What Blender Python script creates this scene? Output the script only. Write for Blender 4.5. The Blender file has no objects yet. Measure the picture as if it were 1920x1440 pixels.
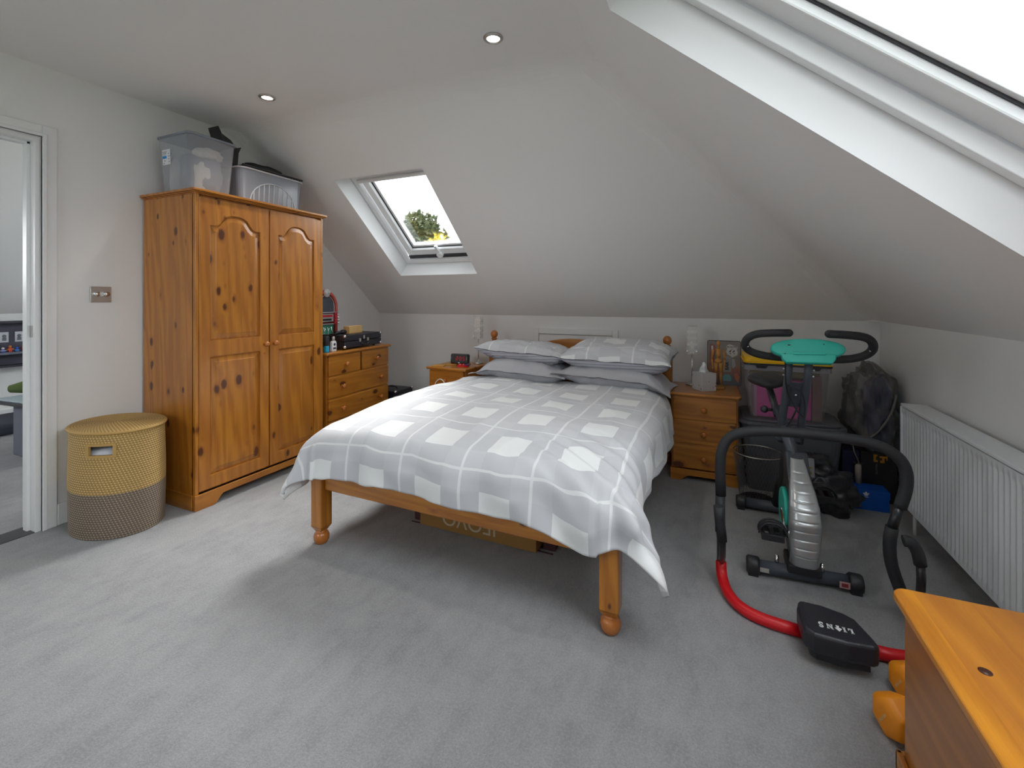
import bpy, bmesh, math, random
from mathutils import Vector, Matrix, noise
R = math.radians
sc = bpy.context.scene
COL = sc.collection

# ------------------------------------------------------------------ camera
cam = bpy.data.cameras.new('camera')
camo = bpy.data.objects.new('camera', cam); COL.objects.link(camo)
FPX = 846.9
cam.sensor_fit = 'HORIZONTAL'; cam.sensor_width = 36.0
cam.lens = 36.0*FPX/1920.0
cam.shift_y = -(720-559.7)/1920.0
cam.clip_start = 0.02; cam.clip_end = 400
camo.location = (0, 0, 1.2)
camo.rotation_euler = (R(90), 0, R(23.632))
sc.camera = camo

# ------------------------------------------------------------------ light
SKY = 7.0
w = bpy.data.worlds.new('overcast_sky'); sc.world = w; w.use_nodes = True
nt = w.node_tree; bg = nt.nodes['Background']
bg.inputs[0].default_value = (0.93, 0.97, 1.0, 1); bg.inputs[1].default_value = SKY
sun = bpy.data.lights.new('hazy_sun', 'SUN'); sun.energy = 15.0; sun.angle = R(38); sun.color = (1, .985, .96)
suno = bpy.data.objects.new('hazy_sun', sun); COL.objects.link(suno)
suno.rotation_euler = Vector((.18, -1.0, -1.15)).to_track_quat('-Z', 'Y').to_euler()
sc.view_settings.view_transform = 'Standard'; sc.view_settings.look = 'None'
sc.view_settings.gamma = 1; sc.view_settings.use_curve_mapping = False
sc.view_settings.exposure = 0.22
sc.cycles.use_denoising = True
sc.cycles.max_bounces = 10; sc.cycles.diffuse_bounces = 6; sc.cycles.transparent_max_bounces = 16
sc.cycles.glossy_bounces = 3; sc.cycles.transmission_bounces = 6
sc.cycles.sample_clamp_indirect = 8
sc.cycles.caustics_reflective = False; sc.cycles.caustics_refractive = False

# ------------------------------------------------------------------ room numbers
XL, XR, YB, YF = -3.167, 1.05, 3.781, -1.7
ZK, ZKR, ZC, YC = 1.046, 1.034, 2.403, 2.191
TH = math.atan2(ZC-ZK, YB-YC)
XC = XR-(ZC-ZKR)/math.tan(TH)
SL = math.hypot(YB-YC, ZC-ZK); SLR = math.hypot(XR-XC, ZC-ZKR)
ct, st = math.cos(TH), math.sin(TH)
# slope frames: columns are u (horizontal), v (up the slope), w (outwards), origin
def frame(o, u, v, w_):
    m = Matrix.Identity(4)
    for i in range(3):
        m[i][0] = u[i]; m[i][1] = v[i]; m[i][2] = w_[i]; m[i][3] = o[i]
    return m
FB = frame((0, YB, ZK), (1, 0, 0), (0, -ct, st), (0, st, ct))
FR = frame((XR, 0, ZKR), (0, -1, 0), (-ct, 0, st), (st, 0, ct))
W1 = (-2.574, -1.788, .266*SL, .766*SL)          # u0,u1,v0,v1 on the back slope
W2 = (-1.575, -.38, .30, 1.80)                   # on the right slope (u = -Y)
W3 = (.35, 1.35, .30, 1.75)                       # unseen twin, added for more light on the near floor
W4 = (-2.9, -1.9, 1.15, 2.15)                     # unseen upright window added to the front wall as fill light (x0,x1,z0,z1)

# ------------------------------------------------------------------ helpers
class MB:
    def __init__(s, m=None):
        s.bm = bmesh.new(); s.m = m or Matrix.Identity(4); s.uv = None
    def v(s, p): return s.bm.verts.new(s.m @ Vector(p))
    def face(s, vs, sm=False):
        try: f = s.bm.faces.new(vs); f.smooth = sm; return f
        except ValueError: return None
    def box(s, x0, x1, y0, y1, z0, z1, m=None):
        q = [(x, y, z) for z in (z0, z1) for y in (y0, y1) for x in (x0, x1)]
        if m is not None: q = [m @ Vector(a) for a in q]
        V = [s.v(a) for a in q]
        for f in ((0,2,3,1),(4,5,7,6),(0,1,5,4),(2,6,7,3),(0,4,6,2),(1,3,7,5)): s.face([V[i] for i in f])
        return s
    def cbox(s, c, d, rz=0, rx=0, ry=0):
        m = Matrix.Translation(c) @ Matrix.Rotation(rz,4,'Z') @ Matrix.Rotation(ry,4,'Y') @ Matrix.Rotation(rx,4,'X')
        return s.box(-d[0]/2, d[0]/2, -d[1]/2, d[1]/2, -d[2]/2, d[2]/2, m)
    def prism(s, pts, a0, a1, ax='x', m=None, sm=False):
        """pts: 2D loop; ax: extrusion axis; remaining coords in order (y,z),(x,z),(x,y)"""
        def mk(p, a):
            q = {'x': (a, p[0], p[1]), 'y': (p[0], a, p[1]), 'z': (p[0], p[1], a)}[ax]
            return s.v(m @ Vector(q) if m is not None else q)
        A = [mk(p, a0) for p in pts]; B = [mk(p, a1) for p in pts]; n = len(pts)
        s.face(A[::-1]); s.face(B)
        for i in range(n): s.face([A[i], A[(i+1)%n], B[(i+1)%n], B[i]], sm)
        return s
    def ring(s, c, r, X, Y, n):
        return [s.v(c + X*(r*math.cos(2*math.pi*i/n)) + Y*(r*math.sin(2*math.pi*i/n))) for i in range(n)]
    def tube(s, pts, r, n=12, cyc=False, caps=True, sm=True, smooth=0, flat=1.0):
        pts = [Vector(p) for p in pts]
        for _ in range(smooth):
            q = []
            N = len(pts)
            for i in range(N if cyc else N-1):
                a, b = pts[i], pts[(i+1)%N]
                q += [a*.75+b*.25, a*.25+b*.75]
            if not cyc: q[0] = pts[0]; q[-1] = pts[-1]
            pts = q
        rs = r if isinstance(r, (list, tuple)) else None
        rings = []; N = len(pts); up = None
        for i, p in enumerate(pts):
            if cyc: t = pts[(i+1)%N]-pts[i-1]
            else: t = pts[min(i+1, N-1)]-pts[max(i-1, 0)]
            t.normalize()
            if up is None:
                a = Vector((0,0,1)) if abs(t.z) < .9 else Vector((1,0,0))
                X = t.cross(a).normalized()
            else:
                X = (up - t*up.dot(t)).normalized()
            up = X; Y = t.cross(X)
            rr = r
            if rs:
                f = i/(N-1)*(len(rs)-1); k = min(int(f), len(rs)-2); rr = rs[k]+(rs[k+1]-rs[k])*(f-k)
            rings.append(s.ring(p, rr, X, Y*flat, n))
        for i in range(N if cyc else N-1):
            a, b = rings[i], rings[(i+1)%N]
            for j in range(n): s.face([a[j], a[(j+1)%n], b[(j+1)%n], b[j]], sm)
        if caps and not cyc: s.face(rings[0][::-1]); s.face(rings[-1])
        return s
    def cyl(s, a, b, r, n=20, r2=None): return s.tube([a, b], [r, r if r2 is None else r2], n)
    def lathe(s, prof, c=(0,0,0), ax='z', n=28, sm=True, m=None, sx=1, sy=1):
        c = Vector(c); rings = []
        for (r, h) in prof:
            L = []
            for i in range(n):
                a = 2*math.pi*i/n; x, y = r*math.cos(a)*sx, r*math.sin(a)*sy
                q = {'z': Vector((x, y, h)), 'x': Vector((h, x, y)), 'y': Vector((y, h, x))}[ax] + c
                L.append(s.v(m @ q if m is not None else q))
            rings.append(L)
        for k in range(len(rings)-1):
            a, b = rings[k], rings[k+1]
            for j in range(n): s.face([a[j], a[(j+1)%n], b[(j+1)%n], b[j]], sm)
        if prof[0][0] > 1e-5: s.face(rings[0][::-1])
        if prof[-1][0] > 1e-5: s.face(rings[-1])
        return s
    def ball(s, c, r, n=16, sc_=(1,1,1)):
        k = max(4, n//2)
        m = Matrix.Translation(c) @ Matrix.Diagonal((*sc_, 1))
        return s.lathe([(max(r*math.sin(math.pi*i/k), 1e-6), -r*math.cos(math.pi*i/k)) for i in range(k+1)], n=n, m=m)
    def grid(s, fn, nu, nv, sm=True, uv=None, skip=None, cu=False, flip=False):
        V = [[s.v(fn(i/nu, j/nv)) for j in range(nv+1)] for i in range(nu if cu else nu+1)]
        lay = s.bm.loops.layers.uv.verify() if uv else None
        for i in range(nu):
            for j in range(nv):
                if skip and skip((i+.5)/nu, (j+.5)/nv): continue
                i2 = (i+1) % nu if cu else i+1
                vs = [V[i][j], V[i2][j], V[i2][j+1], V[i][j+1]]
                if flip: vs = vs[::-1]
                f = s.face(vs, sm)
                if f and uv:
                    q = [(i/nu, j/nv), ((i+1)/nu, j/nv), ((i+1)/nu, (j+1)/nv), (i/nu, (j+1)/nv)]
                    if flip: q = q[::-1]
                    for l, a in zip(f.loops, q): l[lay].uv = uv(*a)
        return s
    def build(s, name, mat, parent=None, world=True, bev=0, bs=2, smooth=None, recalc=True, sub=0, weld=False):
        if weld: bmesh.ops.remove_doubles(s.bm, verts=s.bm.verts, dist=1e-5)
        if recalc: bmesh.ops.recalc_face_normals(s.bm, faces=s.bm.faces)
        if parent is not None and world:
            s.bm.transform(parent.matrix_basis.inverted())
        me = bpy.data.meshes.new(name); s.bm.to_mesh(me); s.bm.free()
        if smooth is not None:
            for p in me.polygons: p.use_smooth = smooth
        me.materials.append(mat)
        o = bpy.data.objects.new(name, me); COL.objects.link(o)
        if parent is not None: o.parent = parent
        if bev:
            b = o.modifiers.new('bevel', 'BEVEL'); b.width = bev; b.segments = bs; b.limit_method = 'ANGLE'; b.angle_limit = R(40)
            b.harden_normals = False
        if sub:
            q = o.modifiers.new('sub', 'SUBSURF'); q.levels = sub; q.render_levels = sub
        return o

def tag(o, label=None, cat=None, group=None, kind=None):
    if label: o['label'] = label
    if cat: o['category'] = cat
    if group: o['group'] = group
    if kind: o['kind'] = kind
    return o
def thing(name, loc, label, cat, group=None, rz=0):
    o = bpy.data.objects.new(name, None); COL.objects.link(o)
    o.matrix_basis = Matrix.Translation(loc) @ Matrix.Rotation(rz, 4, 'Z')
    o.empty_display_size = .1
    return tag(o, label, cat, group)
def sroot(name, loc=(0,0,0)):
    o = bpy.data.objects.new(name, None); COL.objects.link(o); o.location = loc; o.matrix_basis = Matrix.Translation(loc)
    o['kind'] = 'structure'; return o
def copy_tree(o, parent=None):
    c = o.copy(); COL.objects.link(c)
    if parent is not None:
        mb = o.matrix_basis.copy(); c.parent = parent; c.matrix_basis = mb
    for ch in list(o.children): copy_tree(ch, c)
    return c
def childw(o, parent):      # sub-part whose mesh is already local to the same frame
    o.parent = parent; return o

def srgb(r, g, b):
    f = lambda c: (c/255/12.92) if c/255 <= .04045 else ((c/255+.055)/1.055)**2.4
    return (f(r), f(g), f(b), 1)

# ------------------------------------------------------------------ materials
class NT:
    def __init__(s, name):
        s.mat = bpy.data.materials.new(name); s.mat.use_nodes = True
        s.t = s.mat.node_tree; s.b = s.t.nodes['Principled BSDF']; s.out = s.t.nodes['Material Output']
    def n(s, typ, ins=None, **kw):
        x = s.t.nodes.new(typ)
        for k, v in kw.items(): setattr(x, k, v)
        for k, v in (ins or {}).items():
            if hasattr(v, 'is_linked') or isinstance(v, bpy.types.NodeSocket): s.t.links.new(v, x.inputs[k])
            else: x.inputs[k].default_value = v
        return x
    def m(s, op, a, b=None, c=None, clamp=False):
        ins = {0: a}
        if b is not None: ins[1] = b
        if c is not None: ins[2] = c
        x = s.n('ShaderNodeMath', ins, operation=op); x.use_clamp = clamp
        return x.outputs[0]
    def mix(s, f, a, b, bt='MIX'):
        x = s.n('ShaderNodeMix', data_type='RGBA', blend_type=bt)
        for k, v in ((0, f), (6, a), (7, b)):
            if isinstance(v, bpy.types.NodeSocket): s.t.links.new(v, x.inputs[k])
            else: x.inputs[k].default_value = v
        return x.outputs[2]
    def set(s, **kw):
        names = dict(color='Base Color', rough='Roughness', metal='Metallic', coat='Coat Weight', coatr='Coat Roughness',
                     alpha='Alpha', normal='Normal', sheen='Sheen Weight', spec='Specular IOR Level', trans='Transmission Weight', ior='IOR')
        for k, v in kw.items():
            i = s.b.inputs[names[k]]
            if isinstance(v, bpy.types.NodeSocket): s.t.links.new(v, i)
            else: i.default_value = v
        return s
    def bump(s, h, strength=.3, dist=.01):
        x = s.n('ShaderNodeBump', {'Height': h, 'Strength': strength, 'Distance': dist}); s.set(normal=x.outputs[0]); return s
    def noise(s, vec, scale, detail=3, rough=.5):
        return s.n('ShaderNodeTexNoise', {'Vector': vec, 'Scale': scale, 'Detail': detail, 'Roughness': rough}).outputs[0]
    def ramp(s, f, stops):
        x = s.n('ShaderNodeValToRGB', {0: f}); e = x.color_ramp.elements
        while len(e) < len(stops): e.new(.5)
        for q, (p, c) in zip(e, stops): q.position = p; q.color = c if len(c) == 4 else (*c, 1)
        return x.outputs[0]
    def obj(s): return s.n('ShaderNodeTexCoord').outputs['Object']
    def uvc(s): return s.n('ShaderNodeTexCoord').outputs['UV']

def plain(name, col, rough=.5, metal=0, bump=0, bscale=200, var=0, **kw):
    N = NT(name); N.set(color=col, rough=rough, metal=metal, **kw)
    if var:
        f = N.noise(N.obj(), 9, 4); c = tuple(max(0, x*(1-var)) for x in col[:3])+(1,)
        N.set(color=N.mix(f, c, tuple(min(1, x*(1+var)) for x in col[:3])+(1,)))
    if bump: N.bump(N.noise(N.obj(), bscale, 3), bump, .002)
    return N.mat

def paint(name, col):
    N = NT(name); o = N.obj()
    f = N.noise(o, 1.3, 4); g = N.noise(o, 260, 2)
    c2 = tuple(x*.95 for x in col[:3])+(1,)
    N.set(color=N.mix(f, c2, col), rough=.75); N.bump(g, .12, .002); return N.mat

def pine(name, ax='z', tone=1.0, knots=1.0, board=.085, seed=0., rough=.33, bl=1.0):
    N = NT(name); o = N.obj()
    sep = N.n('ShaderNodeSeparateXYZ', {0: o}); X, Y, Z = sep.outputs
    along = {'x': X, 'y': Y, 'z': Z}[ax]
    cr = {'x': (Y, Z), 'y': (X, Z), 'z': (X, Y)}[ax]
    # glued boards: a step in tone for each board
    bi = N.m('ADD', N.m('FLOOR', N.m('DIVIDE', cr[0], board)), N.m('MULTIPLY', N.m('FLOOR', N.m('DIVIDE', cr[1], board)), 7.3))
    wn = N.n('ShaderNodeTexWhiteNoise', {'W': N.m('ADD', bi, seed)}, noise_dimensions='1D').outputs[0]
    cv = N.n('ShaderNodeCombineXYZ', {0: N.m('MULTIPLY', cr[0], 1.0), 1: N.m('MULTIPLY', cr[1], 1.0), 2: N.m('ADD', N.m('MULTIPLY', along, .12), N.m('MULTIPLY', wn, 5))}).outputs[0]
    # knots
    kv = N.n('ShaderNodeCombineXYZ', {0: N.m('MULTIPLY', cr[0], 12.5), 1: N.m('MULTIPLY', cr[1], 12.5), 2: N.m('ADD', N.m('MULTIPLY', along, 7.0), seed)}).outputs[0]
    vo = N.n('ShaderNodeTexVoronoi', {'Vector': kv, 'Scale': 1.0, 'Randomness': 1.0})
    kc = N.n('ShaderNodeSeparateColor', {0: vo.outputs['Color']}).outputs
    rad = N.m('MULTIPLY', N.m('SUBTRACT', kc[0], 1-.85*knots), .30)
    kd = N.m('SUBTRACT', rad, N.m('ADD', vo.outputs['Distance'], N.m('MULTIPLY', N.m('SUBTRACT', N.noise(kv, 5, 2), .5), .09)))
    knot = N.m('MULTIPLY', kd, 14, clamp=True)
    halo = N.m('MULTIPLY', N.m('ADD', kd, .16), 3.2, clamp=True)
    warp = N.m('ADD', N.m('MULTIPLY', N.noise(cv, 5, 2), .8), N.m('MULTIPLY', halo, .35))
    g = N.n('ShaderNodeTexWave', {'Vector': cv, 'Scale': 9.0, 'Distortion': 9.0, 'Detail': 3.0, 'Detail Scale': 1.0, 'Phase Offset': N.m('MULTIPLY', warp, 9)}, bands_direction='DIAGONAL').outputs[1]
    fine = N.n('ShaderNodeTexNoise', {'Vector': N.n('ShaderNodeVectorMath', {0: cv, 1: (1, 1, .5)}, operation='MULTIPLY').outputs[0], 'Scale': 170., 'Detail': 3.0}).outputs[0]
    t = tone
    c1 = (.34*t, .112*t, .011*t*bl, 1); c2 = (.60*t, .245*t, .028*t*bl, 1)
    c = N.mix(N.m('ADD', N.m('MULTIPLY', g, .55), N.m('MULTIPLY', fine, .5)), c2, c1)
    c = N.mix(N.m('MULTIPLY', wn, .5), c, (.36*t, .125*t, .02*t, 1))
    c = N.mix(N.m('MULTIPLY', halo, .35), c, (.25*t, .07*t, .012*t, 1))
    c = N.mix(knot, c, (.10, .028, .008, 1))
    N.set(color=c, rough=rough, coat=.35, coatr=.2)
    N.bump(N.m('ADD', g, fine), .08, .001)
    return N.mat

M = {}
M['wall'] = paint('wall_paint', (.87, .872, .868, 1))
M['slope'] = paint('ceiling_paint', (.87, .863, .855, 1))
M['white'] = plain('white_gloss', (.82, .83, .83, 1), .35)
M['frame'] = plain('window_white', (.78, .79, .80, 1), .4)
M['reveal'] = plain('reveal_paint', (.74, .745, .75, 1), .6)
for a in 'xyz':
    M['pine_'+a] = pine('pine_'+a, a)
    M['pined_'+a] = pine('pine_drawer_'+a, a, .95, 1.1, .09, 3.7)
M['bed_x'] = pine('bed_pine_x', 'x', 1.0, .75, .3, 11.); M['bed_y'] = pine('bed_pine_y', 'y', 1.0, .75, .3, 17.); M['bed_z'] = pine('bed_pine_z', 'z', 1.0, .6, .3, 23.)
M['chest_y'] = pine('chest_pine_y', 'y', 1.42, .55, .105, 5., .3, .5); M['chest_x'] = pine('chest_pine_x', 'x', 1.3, .9, .12, 8.)
M['knob'] = plain('turned_pine', srgb(182, 108, 45), .25, coat=.5)
M['chrome'] = plain('chrome', (.75, .75, .76, 1), .15, 1)
M['steel'] = plain('brushed_steel', (.55, .53, .5, 1), .35, 1)
M['black'] = plain('black_plastic', (.022, .022, .026, 1), .45)
M['foam'] = plain('black_foam', (.019, .020, .024, 1), .62, bump=.2, bscale=700)
M['tubeblack'] = plain('black_enamel_tube', (.02, .02, .024, 1), .28)
M['red'] = plain('red_tube', srgb(205, 20, 30), .4, bump=.15, bscale=500)
M['vinyl'] = plain('black_vinyl', (.02, .02, .028, 1), .4, bump=.25, bscale=420)
M['print'] = plain('white_print', (.82, .85, .85, 1), .6)
M['greymetal'] = plain('grey_painted_steel', srgb(72, 78, 88), .35)
M['silver'] = plain('silver_plastic', (.52, .54, .55, 1), .28, .55)
M['turq'] = plain('turquoise_plastic', srgb(50, 190, 172), .4)
M['dumb'] = plain('orange_vinyl', srgb(232, 140, 14), .5, bump=.15, bscale=500)
M['yellow'] = plain('yellow_lid', srgb(240, 188, 10), .45)
M['magenta'] = plain('magenta_plastic', srgb(205, 28, 150), .5)
M['tub'] = plain('grey_tub', srgb(92, 94, 100), .4)
M['rad'] = plain('radiator_enamel', (.80, .83, .86, 1), .35)

def carpet():
    N = NT('grey_carpet'); o = N.obj()
    big = N.noise(o, 1.7, 5, .6); mid = N.noise(o, 9, 4, .65); fine = N.noise(o, 230, 4, .85); tuft = N.noise(o, 130, 3, .7)
    st_ = N.n('ShaderNodeTexNoise', {'Vector': N.n('ShaderNodeVectorMath', {0: o, 1: (1.0, .45, 1)}, operation='MULTIPLY').outputs[0], 'Scale': 16., 'Detail': 5., 'Roughness': .7}).outputs[0]
    f = N.m('ADD', N.m('MULTIPLY', big, .3), N.m('ADD', N.m('MULTIPLY', mid, .25), N.m('MULTIPLY', st_, .45)))
    c = N.ramp(f, [(.34, (.26, .26, .275)), (.5, (.395, .395, .41)), (.66, (.50, .50, .51))])
    c = N.mix(N.m('MULTIPLY', N.m('SUBTRACT', fine, .28, clamp=True), 1.9, clamp=True), c, (.18, .18, .185, 1))
    c = N.mix(N.m('MULTIPLY', N.m('SUBTRACT', tuft, .45, clamp=True), 1.4), c, (.52, .52, .52, 1))
    sc_ = N.n('ShaderNodeTexNoise', {'Vector': N.n('ShaderNodeVectorMath', {0: o, 1: (1.0, .35, 1)}, operation='MULTIPLY').outputs[0], 'Scale': 7., 'Detail': 7., 'Roughness': .75}).outputs[0]
    c = N.mix(N.m('MULTIPLY', N.m('SUBTRACT', sc_, .60, clamp=True), 5.0, clamp=True), c, (.20, .20, .21, 1))
    N.set(color=c, rough=1, spec=.1, sheen=.3)
    N.bump(N.m('ADD', N.m('ADD', fine, tuft), N.m('MULTIPLY', mid, .5)), .7, .006); return N.mat
M['carpet'] = carpet()

def glass(name, tint=(1, 1, 1, 1), f=1.0):
    N = NT(name); t = N.t
    tr = N.n('ShaderNodeBsdfTransparent', {0: tint}); gl = N.n('ShaderNodeBsdfGlossy', {0: (1, 1, 1, 1), 'Roughness': .02})
    fr = N.n('ShaderNodeFresnel', {0: 1.45}); mx = N.n('ShaderNodeMixShader', {0: N.m('MULTIPLY', fr.outputs[0], f), 1: tr.outputs[0], 2: gl.outputs[0]})
    t.links.new(mx.outputs[0], N.out.inputs[0]); return N.mat
M['glass'] = glass('window_glass', (.98, .99, .99, 1), .6)
def cloudy(name, col, a, rough=.2):
    N = NT(name); N.set(color=col, rough=rough, coat=.3)
    tr = N.n('ShaderNodeBsdfTransparent', {0: (1, 1, 1, 1)}); lw = N.n('ShaderNodeLayerWeight', {0: .3})
    f = N.m('ADD', a, N.m('MULTIPLY', lw.outputs[1], .35), clamp=True)
    mx = N.n('ShaderNodeMixShader', {0: f, 1: tr.outputs[0], 2: N.b.outputs[0]})
    N.t.links.new(mx.outputs[0], N.out.inputs[0]); return N.mat
M['clear'] = cloudy('clear_box_plastic', (.55, .58, .64, 1), .22)
M['clear2'] = cloudy('cloudy_box_plastic', (.42, .46, .54, 1), .62)
M['clear3'] = cloudy('clear_tub_plastic', (.5, .48, .5, 1), .12)
M['lid'] = plain('grey_blue_lid', srgb(130, 138, 150), .35)
M['bagplastic'] = cloudy('smoky_bag_plastic', (.16, .155, .155, 1), .55, .22)
M['darkbag'] = plain('dark_bag', (.035, .036, .042, 1), .3, bump=.4, bscale=25)

def duvet_mat(name, P=.307, x0=.216, y0=-.065, py=.305, stripe=False, sqs=1.0, sy=.245):
    N = NT(name); uv = N.uvc(); sp = N.n('ShaderNodeSeparateXYZ', {0: uv}).outputs
    fx = N.m('FRACT', N.m('DIVIDE', N.m('SUBTRACT', sp[0], x0-20*P), P)); fy = N.m('FRACT', N.m('DIVIDE', N.m('SUBTRACT', sp[1], y0-20*py), py))
    def near(f, c, h): return N.m('LESS_THAN', N.m('ABSOLUTE', N.m('SUBTRACT', f, c)), h)
    lx = N.m('GREATER_THAN', N.m('ABSOLUTE', N.m('SUBTRACT', fx, .5)), .481); ly = N.m('GREATER_THAN', N.m('ABSOLUTE', N.m('SUBTRACT', fy, .5)), .484)
    line = N.m('MAXIMUM', lx, ly)
    sq = N.m('MULTIPLY', near(fx, .5, .235), near(fy, .5, sy)); sq = N.m('MULTIPLY', sq, sqs)
    bx = near(fx, .5, .235); by = near(fy, .5, sy)
    band = N.m('MULTIPLY', N.m('ADD', bx, by), .5)
    base = N.mix(N.m('MULTIPLY', band, .9), (.60, .612, .645, 1), (.53, .54, .578, 1))
    wv = N.noise(uv, 900, 2, .6)
    base = N.mix(N.m('MULTIPLY', wv, .25), base, (.58, .59, .62, 1))
    c = N.mix(line, base, (.76, .77, .79, 1)); c = N.mix(sq, c, (.79, .81, .82, 1))
    if stripe:
        sf = N.m('FRACT', N.m('DIVIDE', sp[1], .022)); c2 = N.mix(N.m('LESS_THAN', sf, .3), (.52, .525, .58, 1), (.34, .345, .40, 1))
        c = N.mix(N.m('LESS_THAN', sp[0], -50), c, c2)
    N.set(color=c, rough=.9, sheen=.25, spec=.2); N.bump(wv, .15, .001); return N.mat
M['duvet'] = duvet_mat('duvet_cotton')
M['pillowcheck'] = duvet_mat('pillow_check_cotton', .307, .09, .085, .27, sy=.23)
M['pillowline'] = duvet_mat('pillow_line_cotton', .307, .09, .13, .44, sqs=0.0)
def stripe_mat():
    N = NT('striped_cotton'); z = N.n('ShaderNodeSeparateXYZ', {0: N.obj()}).outputs
    f = N.m('FRACT', N.m('DIVIDE', N.m('ADD', z[2], N.m('MULTIPLY', z[1], .35)), .017))
    N.set(color=N.mix(N.m('LESS_THAN', f, .28), (.48, .485, .54, 1), (.27, .275, .33, 1)), rough=.9); return N.mat
M['stripe'] = stripe_mat()
M['cotton'] = plain('grey_cotton', (.455, .46, .50, 1), .9, bump=.3, bscale=600, sheen=.2)
M['mattress'] = plain('mattress_cloth', (.7, .7, .72, 1), .9)
M['lining'] = plain('duvet_underside', (.74, .75, .77, 1), .9)

def emis(name, col, s):
    N = NT(name); e = N.n('ShaderNodeEmission', {0: col, 1: s}); N.t.links.new(e.outputs[0], N.out.inputs[0]); return N.mat

# ------------------------------------------------------------------ the shell
def loopfill(mb, outer, holes, mm=None):
    """planar polygon with holes"""
    es = []
    for L in [outer]+holes:
        V = [mb.v(p) for p in L]
        for i in range(len(V)): es.append(mb.bm.edges.new((V[i], V[(i+1) % len(V)])))
    bmesh.ops.triangle_fill(mb.bm, use_beauty=True, use_dissolve=False, edges=es)
    return mb
def rect(u0, u1, v0, v1): return [(u0, v0, 0), (u1, v0, 0), (u1, v1, 0), (u0, v1, 0)]

# ceiling: flat part and the two slopes in one skin, hips softened
mb = MB()
def tr(fr, L): return [fr @ Vector(p) for p in L]
loopfill(mb, tr(FB, [(XL, 0, 0), (XR, 0, 0), (XC, SL, 0), (XL, SL, 0)]), [tr(FB, rect(*W1))])
loopfill(mb, tr(FR, [(-YB, 0, 0), (-YF, 0, 0), (-YF, SLR, 0), (-YC, SLR, 0)]), [tr(FR, rect(*W2)), tr(FR, rect(*W3))])
loopfill(mb, [(XL, YF, ZC), (XC, YF, ZC), (XC, YC, ZC), (XL, YC, ZC)], [])
bmesh.ops.remove_doubles(mb.bm, verts=mb.bm.verts, dist=.02)
ce = [e for e in mb.bm.edges if len(e.link_faces) == 2 and e.calc_face_angle(0) > R(15)]
try:
    bmesh.ops.bevel(mb.bm, geom=ce, offset=.10, segments=6, profile=.5, affect='EDGES')
except Exception: pass
for f in mb.bm.faces: f.smooth = f.calc_area() < .5 and False
ceil_ob = mb.build('ceiling', M['slope']); ceil_ob['kind'] = 'structure'
m = MB(FB); m.box(-1.6, XR+.12, -.15, SL-.05, .025, .05); m.m = FR; m.box(-YB-.12, -1.64, -.15, SLR-.05, .025, .05)  # unseen slabs outside the slopes, added to stop light leaking in at the hip
tag(m.build('leak_seal', M['slope']), kind='structure')

DY0, DY1, DZ = .36, 1.159, 2.031
mb = MB()
yk = lambda y: ZC if y <= YC else ZC-(y-YC)*math.tan(TH)
loopfill(mb, [(XL, YF, 0), (XL, DY0, 0), (XL, DY0, DZ), (XL, DY1, DZ), (XL, DY1, 0), (XL, YB, 0), (XL, YB, ZK), (XL, YC, ZC), (XL, YF, ZC)], [])
tag(mb.build('wall_left', M['wall']), kind='structure')
XO = XL-.125
mb = MB()
loopfill(mb, [(XO, YF, 0), (XO, DY0, 0), (XO, DY0, DZ), (XO, DY1, DZ), (XO, DY1, 0), (XO, YB, 0), (XO, YB, ZK), (XO, YC, ZC), (XO, YF, ZC)], [])
tag(mb.build('wall_landing', M['wall']), kind='structure')
tag(MB().box(XL, XR, YB, YB+.1, 0, ZK+.2).build('wall_back', M['wall']), kind='structure')
tag(MB().box(XR, XR+.1, YF, YB+.1, 0, ZKR+.2).build('wall_right', M['wall']), kind='structure')
mb = MB(); loopfill(mb, [(XL, YF, 0), (XR, YF, 0), (XR, YF, ZKR), (XC, YF, ZC), (XL, YF, ZC)], [[(W4[0], YF, W4[2]), (W4[1], YF, W4[2]), (W4[1], YF, W4[3]), (W4[0], YF, W4[3])]])
tag(mb.build('wall_front', M['wall']), kind='structure')
tag(MB().box(-6.6, XR+.1, YF-.05, YB+.1, -.2, 0).build('floor', M['carpet']), kind='structure')

# the room beyond the door
XF = -6.35
mb = MB()
FO = frame((XF, 0, 1.05), (0, 1, 0), (ct, 0, st), (-st, 0, ct)); LO = 1.6/st*.84
mb2 = MB(); loopfill(mb2, tr(FO, [(YF, 0, 0), (YB, 0, 0), (YB, LO, 0), (YF, LO, 0)]), [tr(FO, rect(-.4, .6, .4, 1.25))])  # unseen opening cut into this slope to let light into the next room
top = FO @ Vector((0, LO, 0))
mb2.face([mb2.v(p) for p in ((top.x, YF, top.z), (XO, YF, top.z), (XO, YB, top.z), (top.x, YB, top.z))])
tag(mb2.build('ceiling_landing', M['slope']), kind='structure')
tag(MB().box(XF-.1, XF, YF, YB, 0, 1.06).build('wall_far', M['wall']), kind='structure')
for n, y in (('wall_landing_front', YF), ('wall_landing_back', YB)):
    mb = MB(); loopfill(mb, [(XF, y, 0), (XO, y, 0), (XO, y, top.z), (top.x, y, top.z), (XF, y, 1.05)], [])
    tag(mb.build(n, M['wall']), kind='structure')

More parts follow.
